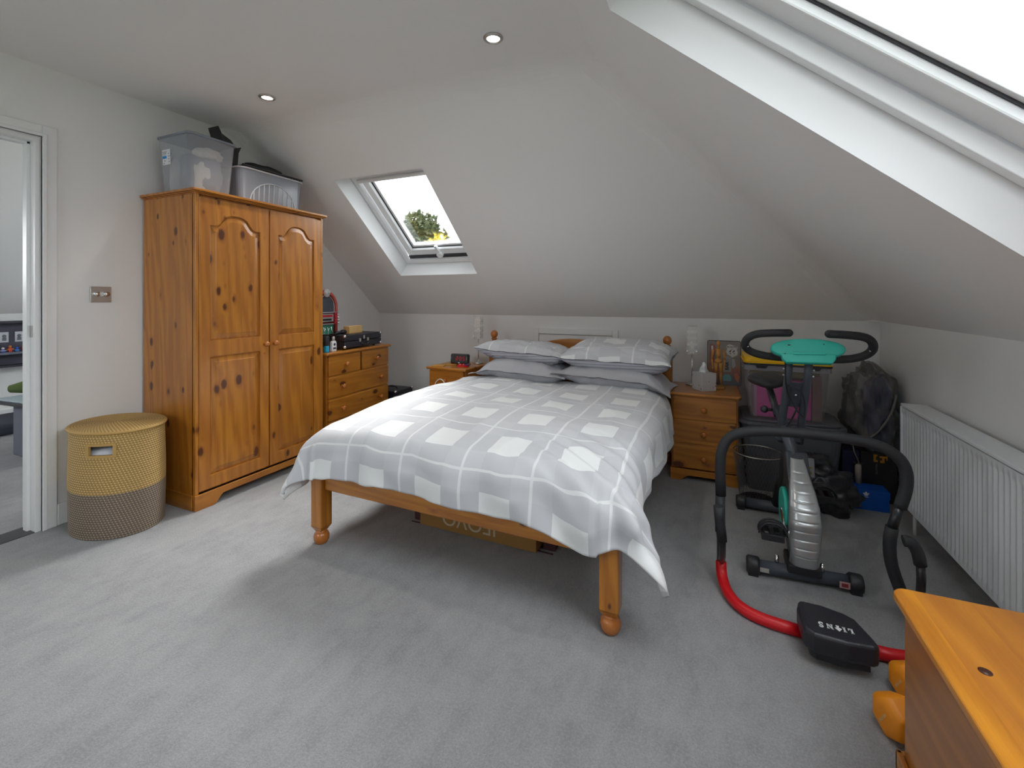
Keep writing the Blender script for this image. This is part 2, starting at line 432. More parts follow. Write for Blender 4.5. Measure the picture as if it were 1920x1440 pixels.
# portals: the window openings, for clean sampling of the sky
def portal(fr, r, wd):
    L = bpy.data.lights.new('window_portal', 'AREA'); L.shape = 'RECTANGLE'; L.size = r[1]-r[0]; L.size_y = r[3]-r[2]
    L.cycles.is_portal = True
    o = bpy.data.objects.new('window_portal', L); COL.objects.link(o)
    flip = Matrix.Translation(((r[0]+r[1])/2, (r[2]+r[3])/2, wd))
    o.matrix_world = fr @ flip
    return o
portal(FB, W1, .27); portal(FR, W2, .33); FW = frame((0, YF, 0), (-1, 0, 0), (0, 0, 1), (0, -1, 0)); portal(FR, W3, .33); portal(FW, (-W4[1], -W4[0], W4[2], W4[3]), .12); portal(FO, (-.4, .6, .4, 1.25), .02)

# roof windows
def roof_window(name, fr, r, dj, sd=0, a=.05, sw=.062):
    rt = sroot(name)
    u0, u1, v0, v1 = r; t = .03; D = dj+.15+sd
    m = MB(fr); m.box(u0-t, u0, v0-t, v1+t, .001, D); m.box(u1, u1+t, v0-t, v1+t, .001, D); m.box(u0, u1, v0-t, v0, .001, D); m.box(u0, u1, v1, v1+t, .001, D)
    m.build('lining', M['reveal'], rt)
    def ringm(u0, u1, v0, v1, b, w0, w1, nm, mat, bev=.003, bl=None):
        m = MB(fr); bl = bl or b
        m.box(u0, u0+b, v0, v1, w0, w1); m.box(u1-b, u1, v0, v1, w0, w1); m.box(u0+b, u1-b, v0, v0+bl, w0, w1); m.box(u0+b, u1-b, v1-b, v1, w0, w1)
        return m.build(nm, mat, rt, bev=bev)
    g = .0015
    ringm(u0+g, u1-g, v0+g, v1-g, .042, dj, dj+.05, 'outer_frame', M['frame'])
    ringm(u0+.006, u1-.006, v0+.006, v1-.006, .022, dj+.05, dj+.15+sd, 'outer_frame', M['frame'])
    # sash, hung a little proud of the frame with a shadow gap
    dj += sd
    ringm(u0+a, u1-a, v0+a+.03, v1-a, sw, dj+.028, dj+.10, 'sash', M['frame'], .006)
    b = a+sw
    ringm(u0+b-.004, u1-b+.004, v0+b+.026, v1-b+.004, .010, dj+.055, dj+.10, 'gasket', M['black'], 0)
    ringm(u0+b+.004, u1-b-.004, v0+b+.034, v1-b-.004, .022, dj+.062, dj+.10, 'glazing_bead', M['frame'], .002)
    tag(MB(fr).box(u0+b, u1-b, v0+b+.03, v1-b, dj+.085, dj+.088).build('pane', M['glass'], rt))
    return rt, b
rt, b = roof_window('window_1', FB, W1, .15)
u0, u1, v0, v1 = W1; uc = (u0+u1)/2
# ventilation bar along the top and the catch at the bottom
m = MB(FB); m.box(u0+.055, u1-.055, v1-.115, v1-.055, .125, .17); m.box(u0+.075, u1-.075, v1-.125, v1-.095, .105, .13)
m.build('control_bar', M['frame'], rt, bev=.008, bs=3)
m = MB(FB); m.box(uc-.012, uc+.012, v0+.085, v0+.19, .155, .182); m.cyl((uc, v0+.085, .15), (uc, v0+.085, .185), .03)
m.build('catch', M['white'], rt, bev=.004)
m = MB(FB); m.box(u0+.05, u1-.05, v0+.045, v0+.078, .172, .185); m.build('vent_gap', M['black'], rt)
roof_window('window_2', FR, W2, .132, sd=.03, a=.035, sw=.095)
roof_window('added_window_3', FR, W3, .132, sd=.03, a=.035, sw=.095)  # added out of view to lift the floor and left wall
# casement added behind the viewpoint to brighten the room
rt = sroot('added_window_4')
a0, a1, b0, b1 = -W4[1], -W4[0], W4[2], W4[3]
m = MB(FW)
for q in ((a0, a0+.05, b0, b1), (a1-.05, a1, b0, b1), (a0+.05, a1-.05, b0, b0+.05), (a0+.05, a1-.05, b1-.05, b1), ((a0+a1)/2-.03, (a0+a1)/2+.03, b0+.05, b1-.05)): m.box(*q, .0, .10)
m.build('window_frame', M['frame'], rt, bev=.004)
MB(FW).box(a0+.05, a1-.05, b0+.05, b1-.05, .05, .054).build('pane', M['glass'], rt)

# door opening: lining, stop and architrave
rt = sroot('door_1', (XL, DY1, 0))
m = MB(); m.box(XO-.004, XL+.004, DY1-.02, DY1+.0, 0, DZ-.02); m.box(XO-.004, XL+.004, DY0, DY0+.02, 0, DZ-.02); m.box(XO-.004, XL+.004, DY0, DY1, DZ-.022, DZ)
m.build('lining', M['white'], rt, bev=.002)
m = MB(); m.box(XL-.085, XL-.045, DY1-.034, DY1-.02, 0, DZ-.022); m.box(XL-.085, XL-.045, DY0+.02, DY1-.02, DZ-.036, DZ-.022)
m.build('door_stop', M['white'], rt, bev=.002)
aw = .062
def arch(x, s, nm):
    m = MB()
    def strip(pts): 
        for (y0, y1, z0, z1) in pts: m.box(min(x, x+s*.016), max(x, x+s*.016), y0, y1, z0, z1)
    strip([(DY1+.004-.0, DY1+aw, 0, DZ+aw), (DY0-aw, DY0-.004, 0, DZ+aw), (DY0-.004, DY1+.004, DZ+.004, DZ+aw)])
    m.box(min(x, x+s*.021), max(x, x+s*.021), DY1+.004, DY1+.022, 0, DZ+.02); m.box(min(x, x+s*.021), max(x, x+s*.021), DY0, DY1+.004, DZ+.004, DZ+.022)
    return m.build(nm, M['white'], rt, bev=.003)
arch(XL, 1, 'architrave'); arch(XO, -1, 'architrave')
MB().box(XL-.045, XL-.02, DY1-.0225, DY1-.0195, 1.0, 1.06).build('strike_plate', M['steel'], rt)
tag(MB().box(XO, XL, DY0, DY1, -.002, .004).build('trim_1', plain('threshold_dark', (.08, .08, .085, 1), .9)), kind='structure')  # dark grey strip across the door threshold

# baseboards
def skirt(name, x0, x1, y0, y1):
    tag(MB().box(x0, x1, y0, y1, 0, .115).build(name, M['white'], bev=.006), kind='structure')
skirt('baseboard_left', XL, XL+.016, DY1+aw, YB); skirt('baseboard_left.001', XL, XL+.016, YF, DY0-aw)
skirt('baseboard_back', XL+.016, XR, YB-.016, YB); skirt('baseboard_right', XR-.016, XR, YF, YB-.016)
skirt('baseboard_front', XL+.016, XR-.016, YF, YF+.016)
skirt('baseboard_far', XF, XF+.016, YF, YB)

# eaves hatch in the back wall
rt = sroot('door_2', (-1.065, YB, .6))
x0, x1, z0, z1 = -1.44, -.69, .30, .938
m = MB()
for (a, b, c, d) in ((x0, x0+.05, z0, z1), (x1-.05, x1, z0, z1), (x0+.05, x1-.05, z1-.05, z1), (x0+.05, x1-.05, z0, z0+.05)):
    m.box(a, b, YB-.018, YB-.0005, c, d)
m.build('architrave', M['white'], rt, bev=.005)
MB().box(x0+.053, x1-.053, YB-.010, YB-.0005, z0+.053, z1-.0545).build('panel', M['white'], rt, bev=.002)
MB().box(x0+.05, x1-.05, YB-.003, YB-.0004, z0+.05, z1-.05).build('reveal_gap', plain('gap_grey', (.35, .35, .35, 1), .8), rt)

# down-lights
def spot_light(x, y, label):
    t = thing('ceiling_spotlight', (x, y, ZC), label, 'ceiling light', 'recessed ceiling spotlights')
    m = MB(); m.lathe([(.030, -.001), (.046, -.001), (.046, -.004), (.040, -.009), (.032, -.009), (.030, -.003)], (x, y, ZC)); m.build('rim', M['steel'], t)
    MB().lathe([(1e-6, -.004), (.030, -.004), (.030, -.0035), (1e-6, -.003)], (x, y, ZC)).build('lamp_face', emis('lamp_glow', (1, .97, .9, 1), 25), t)
    L = bpy.data.lights.new('spot', 'SPOT'); L.energy = 14; L.color = (1, .93, .82); L.spot_size = R(110); L.spot_blend = .9; L.shadow_soft_size = .03
    o = bpy.data.objects.new('spot_bulb', L); COL.objects.link(o); o.parent = t; o.location = (0, 0, -.02)
spot_light(-2.42, 1.885, 'small recessed ceiling spotlight with steel rim, above the wardrobe')
spot_light(-.915, 1.875, 'small recessed ceiling spotlight with steel rim, above the foot of the bed')

# wall switch
t = thing('dimmer_switch', (XL, 1.412, 1.222), 'brushed metal dimmer switch plate on the left wall above the wicker basket', 'switch')
MB().box(XL, XL+.007, 1.363, 1.461, 1.178, 1.267).build('plate', M['steel'], t, bev=.003)
m = MB(); 
for y in (1.39, 1.434): m.lathe([(.0145, .007), (.0135, .02), (.0, .021)], (XL, y, 1.225), 'x', 20)
m.build('dial', M['chrome'], t)
MB().box(XL+.007, XL+.012, 1.402, 1.422, 1.213, 1.237).build('rocker', M['white'], t, bev=.001)

# ================================================================== furniture
def inset(L, d):
    n = len(L); out = []
    A = sum(L[i][0]*L[(i+1) % n][1]-L[(i+1) % n][0]*L[i][1] for i in range(n)); s = 1 if A > 0 else -1
    for i in range(n):
        p0, p1, p2 = Vector(L[i-1]), Vector(L[i]), Vector(L[(i+1) % n])
        e1, e2 = (p1-p0).normalized(), (p2-p1).normalized()
        n1, n2 = Vector((-e1.y, e1.x))*s, Vector((-e2.y, e2.x))*s
        b = (n1+n2); k = b.dot(n1); b = b*(d/max(k, .35)); out.append((p1.x+b.x, p1.y+b.y))
    return out
def arch_loop(y0, y1, z0, zs, zt, n=22):
    L = [(y0, z0), (y1, z0), (y1, zs)]
    for i in range(1, n):
        s = i/n; q = min(s, 1-s); t = max(0, min(1, (q-.09)/.41)); r_ = min(1, t/.5); f = (1-(1-t)**2.3)*(r_*r_*(3-2*r_))
        L.append((y1+(y0-y1)*s, zs+(zt-zs)*f))
    L.append((y0, zs)); return L
def door_mesh(m, outline, holes, xf, th, depth):
    """slab facing +x with recessed openings; coordinates (y,z)"""
    P = lambda p, x: (x, p[0], p[1])
    loopfill(m, [P(p, xf) for p in outline], [[P(p, xf) for p in h] for h in holes])
    for L, d in [(outline, th)]+[(h, depth) for h in holes]:
        A = [m.v(P(p, xf)) for p in L]; B = [m.v(P(p, xf-d)) for p in L]; n = len(L)
        for i in range(n): m.face([A[i], A[(i+1) % n], B[(i+1) % n], B[i]])
        if L is outline: m.face(B)
    bmesh.ops.remove_doubles(m.bm, verts=m.bm.verts, dist=1e-5)
def panel_mesh(m, L, xf, depth, rise, w1=.006, w2=.034):
    loops = [(L, -depth), (inset(L, w1), -depth), (inset(L, w1+.004), -depth+.003), (inset(L, w2), -depth+rise), (inset(L, w2+.003), -depth+rise+.0015)]
    V = [[m.v((xf+d, p[0], p[1])) for p in Lp] for Lp, d in loops]; n = len(L)
    for a, b in zip(V, V[1:]):
        for i in range(n): m.face([a[i], a[(i+1) % n], b[(i+1) % n], b[i]])
    m.face(V[-1])
def knob(parent, c, ax, mat=None, s=1.0):
    m = MB(); d = {'x': (1, 0, 0), '-y': (0, -1, 0)}[ax]
    prof = [(.011, 0), (.009, .004), (.0085, .011), (.0155, .017), (.0175, .023), (.015, .029), (.008, .032), (1e-6, .0325)]
    prof = [(a*s, b*s) for a, b in prof]
    if ax == 'x': m.lathe(prof, c, 'x', 20)
    else: m.lathe([(a, -b) for a, b in prof], c, 'y', 20)
    return m.build('knob', mat or M['knob'], parent)
def scallop(a0, a1, zt, cut0, cut1, h, z0=0, n=14):
    """plinth outline: flat feet with an ogee cut-out between cut0 and cut1"""
    L = [(a0, zt), (a0, z0), (cut0, z0)]
    for i in range(n+1):
        t = i/n; L.append((cut0+(.06)*t, z0+h*(t*t*(3-2*t))))
    for i in range(n+1):
        t = 1-i/n; L.append((cut1-(.06)*t, z0+h*(t*t*(3-2*t))))
    L += [(cut1, z0), (a1, z0), (a1, zt)]; return L

# ---- wardrobe
WX0, WX1, WY0, WY1, WH = XL+.02, -2.652, 1.615, 2.53, 1.815
t = thing('wardrobe', ((WX0+WX1)/2, (WY0+WY1)/2, 0), 'tall two-door pine wardrobe with arched raised door panels against the left wall', 'wardrobe')
MB().box(WX0, WX1-.001, WY0, WY0+.0185, .0, WH-.02).build('side_panel', M['pine_z'], t, bev=.002)
MB().box(WX0, WX1-.001, WY1-.0185, WY1, .0, WH-.02).build('side_panel', M['pine_z'], t, bev=.002)
MB().box(WX0, WX0+.008, WY0+.02, WY1-.02, .05, WH-.02).build('back_panel', M['pine_z'], t)
MB().box(WX0+.01, WX1-.03, WY0+.02, WY1-.02, .095, .112).build('bottom_board', M['pine_y'], t)
m = MB()
prof = [(0, 0), (.004, 0), (.010, .008), (.016, .012), (.022, .016), (.024, .022), (.022, .028), (0, .028)]
# cornice moulding: a slab with a stepped edge
zc = WH-.02
for (o, a, b) in ((.004, 0, .007), (.014, .007, .013), (.022, .013, .028)):
    m.box(WX0, WX1+o, WY0-o, WY1+o, zc+a, zc+b)
m.build('cornice', M['pine_y'], t, bev=.003)
m = MB(); m.prism(scallop(WY0-.008, WY1+.008, .088, WY0+.10, WY1-.10, .05), WX1-.0005, WX1+.010, 'x')
m.build('plinth', M['pine_y'], t, bev=.002)
m = MB(); m.prism(scallop(WX0, WX1-.022, .088, WX0+.08, WX1-.1, .0), WY0-.008, WY0-.0005, 'y'); m.build('plinth_side', M['pine_x'], t, bev=.002)
MB().box(WX1-.028, WX1-.022, WY0, WY1, .088, WH-.02).build('face_frame', M['pine_z'], t)
def wdoor(y0, y1, ky, hinge):
    zb, ztp = .10, WH-.035
    sw = .062
    out = [(y0, zb), (y1, zb), (y1, ztp), (y0, ztp)]
    low = [(y0+sw, zb+.075), (y1-sw, zb+.075), (y1-sw, .862), (y0+sw, .862)]
    up = arch_loop(y0+sw, y1-sw, .955, 1.625, 1.70)
    m = MB(); door_mesh(m, out, [low, up], WX1, .02, .011)
    d = m.build('door', M['pine_z'], t, bev=.0015, bs=2)
    for L in (low, up):
        m = MB(); panel_mesh(m, L, WX1, .011, .0085); childw(m.build('panel', M['pined_z'], t), d)
    k = knob(t, (WX1, ky, .905), 'x'); childw(k, d)
    for z in (.35, 1.5):
        childw(MB().box(WX1-.02, WX1-.002, hinge-.002, hinge+.002, z-.03, z+.03).build('hinge', M['steel'], t), d)
wdoor(WY0+.0195, 2.078, 2.078-.03, WY0+.022)
wdoor(2.087, WY1-.0195, 2.087+.03, WY1-.022)
childw(MB().box(WX1, WX1+.002, 2.041, 2.055, .835, .85).build('keyhole', M['knob'], t), t)

# ---- chest of drawers beside the wardrobe
def chest(name, label, cat, c, wid, dep, H, rows, rz, over=.018, group=None, ptop=None, plinth=.075, ks=1.0, cutz=.035):
    """local: front faces -y, width x, base centre at origin-front line"""
    t = thing(name, c, label, cat, group, rz)
    b = lambda m, nm, mat, **k: m.build(nm, mat, t, world=False, **k)
    w2 = wid/2
    b(MB().box(-w2, -w2+.018, .022, dep, 0, H-.022), 'side_panel', M['pine_z'], bev=.002)
    b(MB().box(w2-.018, w2, .022, dep, 0, H-.022), 'side_panel', M['pine_z'], bev=.002)
    b(MB().box(-w2+.018, w2-.018, dep-.008, dep, .03, H-.022), 'back_panel', M['pine_z'])
    b(MB().box(-w2+.018, w2-.018, .030, dep-.008, plinth-.01, plinth), 'bottom_board', M['pine_x'])
    b(MB().box(-w2-over, w2+over, -over*.6, dep+.004, H-.022, H), 'top_board', ptop or M['pine_x'], bev=.009, bs=4)
    b(MB().prism(scallop(-w2-.006, w2+.006, plinth, -w2+.05, w2-.05, cutz), .002, .024, 'y'), 'plinth', M['pine_x'], bev=.002)
    for (z0, z1, cols) in rows:
        for (xa, xb, ks_) in cols:
            d = MB().box(-w2+xa, -w2+xb, 0, .022, z0, z1).build('drawer', M['pined_x'], t, world=False, bev=.004, bs=3)
            bx = MB().box(-w2+xa+.02, -w2+xb-.02, .022, dep-.05, z0+.01, z1-.02).build('drawer_box', M['pine_x'], t, world=False); childw(bx, d)
            for kx in ks_:
                k = MB(); k.lathe([(a*ks, -q*ks) for a, q in [(.011, 0), (.009, .004), (.0085, .011), (.0155, .017), (.0175, .023), (.015, .029), (.008, .032), (1e-6, .0325)]], (-w2+kx, 0, (z0+z1)/2), 'y', 20)
                childw(k.build('knob', M['knob'], t, world=False), d)
        b(MB().box(-w2+.018, w2-.018, .006, .024, z1, z1+.012), 'rail', M['pine_x'])
    return t
DW = .745
r4 = [(.085, .242, [(.012, DW-.012, (.15, DW-.13))]), (.258, .417, [(.012, DW-.012, (.15, DW-.13))]), (.432, .592, [(.012, DW-.012, (.15, DW-.13))]),
      (.606, .757, [(.012, DW/2-.012, (DW/4,)), (DW/2+.012, DW-.012, (DW*.75,))])]
chest('chest_of_drawers', 'five-drawer pine chest of drawers between the wardrobe and the back corner', 'chest of drawers', (-2.665, 2.953, 0), DW, .46, .785, r4, R(90+2.0))
r3 = [(.085, .232, [(.01, .39, (.2,))]), (.246, .390, [(.01, .39, (.2,))]), (.404, .548, [(.01, .39, (.2,))])]
chest('bedside_chest', 'three-drawer pine bedside chest right of the bed, with the tissue box on it', 'bedside table', (-.034, 3.185, 0), .40, .40, .58, r3, R(0), group=None, ks=1.0)
chest('bedside_chest', 'pine bedside chest left of the bed, with the digital clock on it', 'bedside table', (-2.005, 3.215, 0), .36, .38, .625,
      [(.085, .25, [(.01, .35, (.18,))]), (.262, .43, [(.01, .35, (.18,))]), (.44, .595, [(.01, .35, (.18,))])], R(-3))

# ---- foreground pine chest (only its lid and left side are in view)
CX0, CX1, CY0, CY1, CH = .430, .885, .30, 1.375, .495
t = thing('blanket_chest', ((CX0+CX1)/2, (CY0+CY1)/2, 0), 'bright orange pine chest in the near right corner of the room', 'chest')
MB().box(CX0, CX0+.018, CY0, CY1, .0, CH-.024).build('side_panel', M['pined_y'], t, bev=.002)
MB().box(CX1-.018, CX1, CY0, CY1, .0, CH-.024).build('side_panel', M['pined_y'], t, bev=.002)
MB().box(CX0+.018, CX1-.018, CY1-.018, CY1, .0, CH-.024).build('back_panel', M['pined_x'], t, bev=.002)
MB().box(CX0+.018, CX1-.018, CY0, CY0+.018, .0, CH-.024).build('front_panel', M['pined_x'], t, bev=.002)
MB().box(CX0+.018, CX1-.018, CY0+.018, CY1-.018, .05, .062).build('bottom_board', M['pine_y'], t)
pts = [(CX0-.024, CY0-.02), (CX1+.02, CY0-.02), (CX1+.02, CY1+.018)]
for i in range(7): a = R(90+i*15); pts.append((CX0-.024+.03+.03*math.cos(a), CY1+.018-.03+.03*math.sin(a)))
lid = MB().prism(pts, CH-.024, CH, 'z').build('lid', M['chest_y'], t, bev=.008, bs=4)
m = MB(); m.box(CX0-.014, CX0-.0005, CY0, CY1+.014, 0, .10); m.box(CX0-.014, CX1, CY1+.0005, CY1+.014, 0, .10); m.build('plinth', M['pine_y'], t, bev=.004)
childw(MB().lathe([(.0105, .0), (.0105, .0008), (.0, .001)], (CX0+.047, CY1-.235, CH), 'z', 18).build('screw_plug', plain('dark_plug', (.07, .02, .01, 1), .4), t), lid)

# ================================================================== the bed
BR = R(-1.075)
bed = thing('double_bed', (-1.751, 1.662, 0), 'pine double bed frame with arched headboard and turned posts', 'bed', None, BR)
BW, BL = 1.424, 1.885
def bb(m, nm, mat, par=bed, **k):
    m_ = m.bm; me = m.build(nm, mat, None, **k); me.parent = bed
    if par is not bed: me.parent = par
    return me
BT = bed.matrix_basis.copy()
bunf = [(.018, .068), (.028, .063), (.026, .058), (.033, .050), (.0375, .036), (.036, .018), (.029, .004), (.024, 0)]
for x in (0, BW):
    m = MB(); m.box(x-.035, x+.035, -.035, .035, .085, .392)
    leg = bb(m, 'leg', M['bed_z'], bev=.006)
    bb(MB().lathe(bunf[::-1], (x, 0, 0)), 'bun_foot', M['knob'], leg)
    m = MB(); A = [m.v((x+a*.0345, b*.0345, .0875)) for a, b in ((-1, -1), (1, -1), (1, 1), (-1, 1))]; B = [m.v((x+a*.021, b*.021, .064)) for a, b in ((-1, -1), (1, -1), (1, 1), (-1, 1))]
    for i in range(4): m.face([A[i], A[(i+1) % 4], B[(i+1) % 4], B[i]])
    m.face(B); bb(m, 'leg_taper', M['bed_z'], leg)
for x in (-.005, BW+.005):
    leg = bb(MB().box(x-.035, x+.035, BL-.035, BL+.035, .085, .76), 'leg', M['bed_z'], bev=.006)
    bb(MB().lathe(bunf[::-1], (x, BL, 0)), 'bun_foot', M['knob'], leg)
    f = [(.030, .758), (.034, .765), (.030, .775), (.022, .782), (.030, .79), (.032, .80), (.028, .812), (.020, .83), (.0165, .842), (.024, .847), (.026, .853), (.019, .859)]
    for i in range(1, 12): a = math.pi*i/12; f.append((.031*math.sin(a)+.0005, .890-.034*math.cos(a)))
    f.append((1e-6, .924))
    bb(MB().lathe(f, (x, BL, 0)), 'finial', M['knob'], leg)
bb(MB().box(.035, BW-.035, -.014, .014, .268, .39), 'foot_rail', M['bed_x'], bev=.006)
for x in (0, BW): bb(MB().box(x-.014, x+.014, .035, BL-.035, .265, .395), 'side_rail', M['bed_y'], bev=.004)
m = MB(); L = [(.035, .45)]
L += [(BW-.035, .45)]
for i in range(33):
    s = i/32; x = BW-.035-(BW-.07)*s; q = min(s, 1-s)*2
    L.append((x, .74+.135*(math.sin(min(1, max(0, (q-.10)/.9))*math.pi/2)**1.3)))
m.prism(L, BL-.012, BL+.012, 'y'); bb(m, 'headboard', M['bed_x'], bev=.006)
for i in range(13):
    y = .08+i*(BL-.16)/12
    bb(MB().box(.014, BW-.014, y-.035, y+.035, .296, .312), 'slat', M['bed_x'])
bb(MB().box(.02, BW-.02, .02, BL-.04, .322, .335), 'lower_slat_frame', M['bed_y']) if 0 else None
# mattress
mt = thing('mattress', (-1.751, 1.662, .312), 'white mattress under the checked duvet on the pine bed', 'mattress', None, BR)
MB().box(.022, BW-.022, .022, BL-.045, 0, .205).build('mattress_body', M['mattress'], mt, world=False, bev=.04, bs=4, smooth=True)

# duvet
def duvet():
    t = thing('duvet', (-1.751, 1.662, .5), 'grey and white checked duvet spread over the double bed', 'duvet', None, BR)
    cx, hw = BW/2-.005, .684
    v0, v1 = -.27, 1.44           # cloth runs from beyond the foot to the pillows (bed-local y)
    ye = .035                      # where it rolls over the foot rail
    r = .105
    U0, U1 = cx-hw-.31, cx+hw+.31
    V0 = ye+.022-.285
    def fn(a, b):
        u = U0+(U1-U0)*a; v = V0+(v1-V0)*b
        ex = max(0, abs(u-cx)-hw); sx = 1 if u > cx else -1
        ey = max(0, ye+.022-v)
        # rounder shoulder at the corners
        s = math.hypot(ex, ey)
        bx = max(-hw, min(hw, u-cx))+cx; by = max(ye+.022, v)
        z = .100
        # the top falls towards the foot, and puffs in the middle
        yy = (by-ye)/1.4
        z -= .045*max(0, 1-yy*3.0)**1.5
        edge = min(1, (hw-abs(bx-cx))/.30)
        z += .020*(edge**.6)
        n1 = noise.noise((u*2.2+3, v*2.0, 1.3)); n2 = noise.noise((u*5.5, v*4.5, 4.1)); n3 = noise.noise((u*14, v*9, 7.7))
        z += .017*n1+.008*n2+.0025*n3
        rid = 1-abs(noise.noise((u*3.2+v*1.4, v*2.2-u, 9.)))*2
        z += .007*max(0, rid)**3
        x, y = bx, by
        if s > 1e-6:
            dx, dy = ex/s*sx, -ey/s
            A = r*math.pi/2
            corner = min(ex, ey)/.25 if s else 0
            if s < A: h = r*math.sin(s/r); d = r*(1-math.cos(s/r))
            else: h = r+(s-A)*.04; d = r+(s-A)
            # folds in the hanging part
            q = min(1, max(0, (s-.03)/.18))
            par = v if ex > ey else u
            wv = math.sin(par*19+2.2*noise.noise((par*3, 5, 1)))*.5+noise.noise((u*7, v*7, 2.2))*1.5
            h += q*(.016*wv)
            h += q*.012
            if ex > 0 and ey > 0:
                c = math.sin(2*math.atan2(ey, ex))   # 1 on the diagonal
                h += c*max(0, s-.06)*.22
                if sx > 0: h += c*.012*math.sin(s*40); x += c*max(0, s-.12)*.30
                d -= c*max(0, s-.10)*.12*(1 if sx > 0 else 1.0)
                h += c*.012*math.sin(math.atan2(ey, ex)*9)*q*2
            x += dx*h; y += dy*h; z -= d
            z += q*.006*noise.noise((u*9, v*9, 5.))
            if ey > 0: z -= q*min(1, ey/.2)*.05*math.exp(-((u-(BW-.10))/.13)**2)
            if sx > 0 and ex > 0 and ey == 0: x += q*.03*noise.noise((v*1.5, 2., 0.))
            if ey > 0 and ex == 0: z += q*(.014*math.sin(u*3.1+.6)+.010*noise.noise((u*4, 1., 3.)))
        # gathers pulled from the right foot corner
        g = math.exp(-((u-(BW-.10))**2/.05+(v-.06)**2/.03)); z += g*.019*math.sin((u*1.0+v*1.6)*42)*.6
        return (x, y, z)
    def uv(a, b): return (U0+(U1-U0)*a, V0+(v1-V0)*b)
    m = MB(); m.grid(fn, 230, 200, True, uv)
    o = m.build('cover', M['duvet'], t, world=False, recalc=False)
    so = o.modifiers.new('thick', 'SOLIDIFY'); so.thickness = .022; so.offset = -1
    return t
duvet()

# pillows
def pillow(label, c, W, D, H, rx, ry, rz, mat, flange=0, seed=0, side=False, uvo=(0, 0), droop=None):
    t = thing('pillow', c, label, 'pillow', 'pillows piled at the headboard')
    Mx = Matrix.Rotation(rz, 4, 'Z') @ Matrix.Rotation(ry, 4, 'Y') @ Matrix.Rotation(rx, 4, 'X')
    def f(a, b, sg):
        u, v = 2*a-1, 2*b-1
        e = (max(0, 1-abs(u)**3.2)**.55)*(max(0, 1-abs(v)**3.2)**.55)
        if flange:
            fu, fv = 1-2*flange/W, 1-2*flange/D
            u_, v_ = min(1, abs(u)/fu), min(1, abs(v)/fv)
            e = (max(0, 1-u_**3)**.6)*(max(0, 1-v_**3)**.6)
        x = W/2*u*(1-.07*(1-v*v)*abs(u)**3) ; y = D/2*v*(1-.09*(1-u*u)*abs(v)**3)
        z = sg*(H/2*e*(1 if sg > 0 else .95)+.002)
        wr = noise.noise((u*3+seed, v*4, sg*2.))*.012+noise.noise((u*9+seed, v*7, sg*3.))*.005
        crease = max(0, 1-abs(noise.noise((u*2.2+v*1.5+seed, v*2.4-u, 3.3+seed)))*5)*.010
        z += (wr-crease)*min(1, e*2+.15)
        z += .012*noise.noise((u*4, v*4, seed+9))*(1-e)
        if droop: z += droop(x, y)
        return Mx @ Vector((x, y, z))
    uv = lambda a, b: (W*a+uvo[0], D*b*1.0+uvo[1])
    m = MB(); m.grid(lambda a, b: f(a, b, 1), 60, 44, True, uv)
    o = m.build('cover', mat, t, world=False, recalc=False)
    m = MB(); m.grid(lambda a, b: f(a, b, -1), 60, 44, True, uv, flip=True)
    childw(m.build('underside', M['stripe'] if side else mat, t, world=False, recalc=False), t)
    return t
pillow('plain grey pillow, lower left of the pile', (-1.262, 3.185, .665), .76, .50, .17, R(-1), R(2), R(-3), M['cotton'], .035, 1.2, droop=lambda x, y: -.05*max(0, -x-.22)/.16)
pillow('plain grey pillow, lower right of the pile', (-.605, 3.20, .66), .80, .52, .17, R(-2), R(2), R(-2), M['cotton'], .035, 5.2, droop=lambda x, y: -.42*max(0, x-.25))
pillow('thin checked pillow with striped underside, upper left of the pile', (-1.285, 3.25, .79), .74, .44, .16, R(-4), R(2), R(-6), M['pillowline'], 0, 8.4, True, (-.05, 0))
pillow('plump checked pillow with white squares, upper right of the pile', (-.585, 3.225, .80), .75, .47, .21, R(6), R(1), R(-2), M['pillowcheck'], 0, 3.1, True, (-.11, 0))

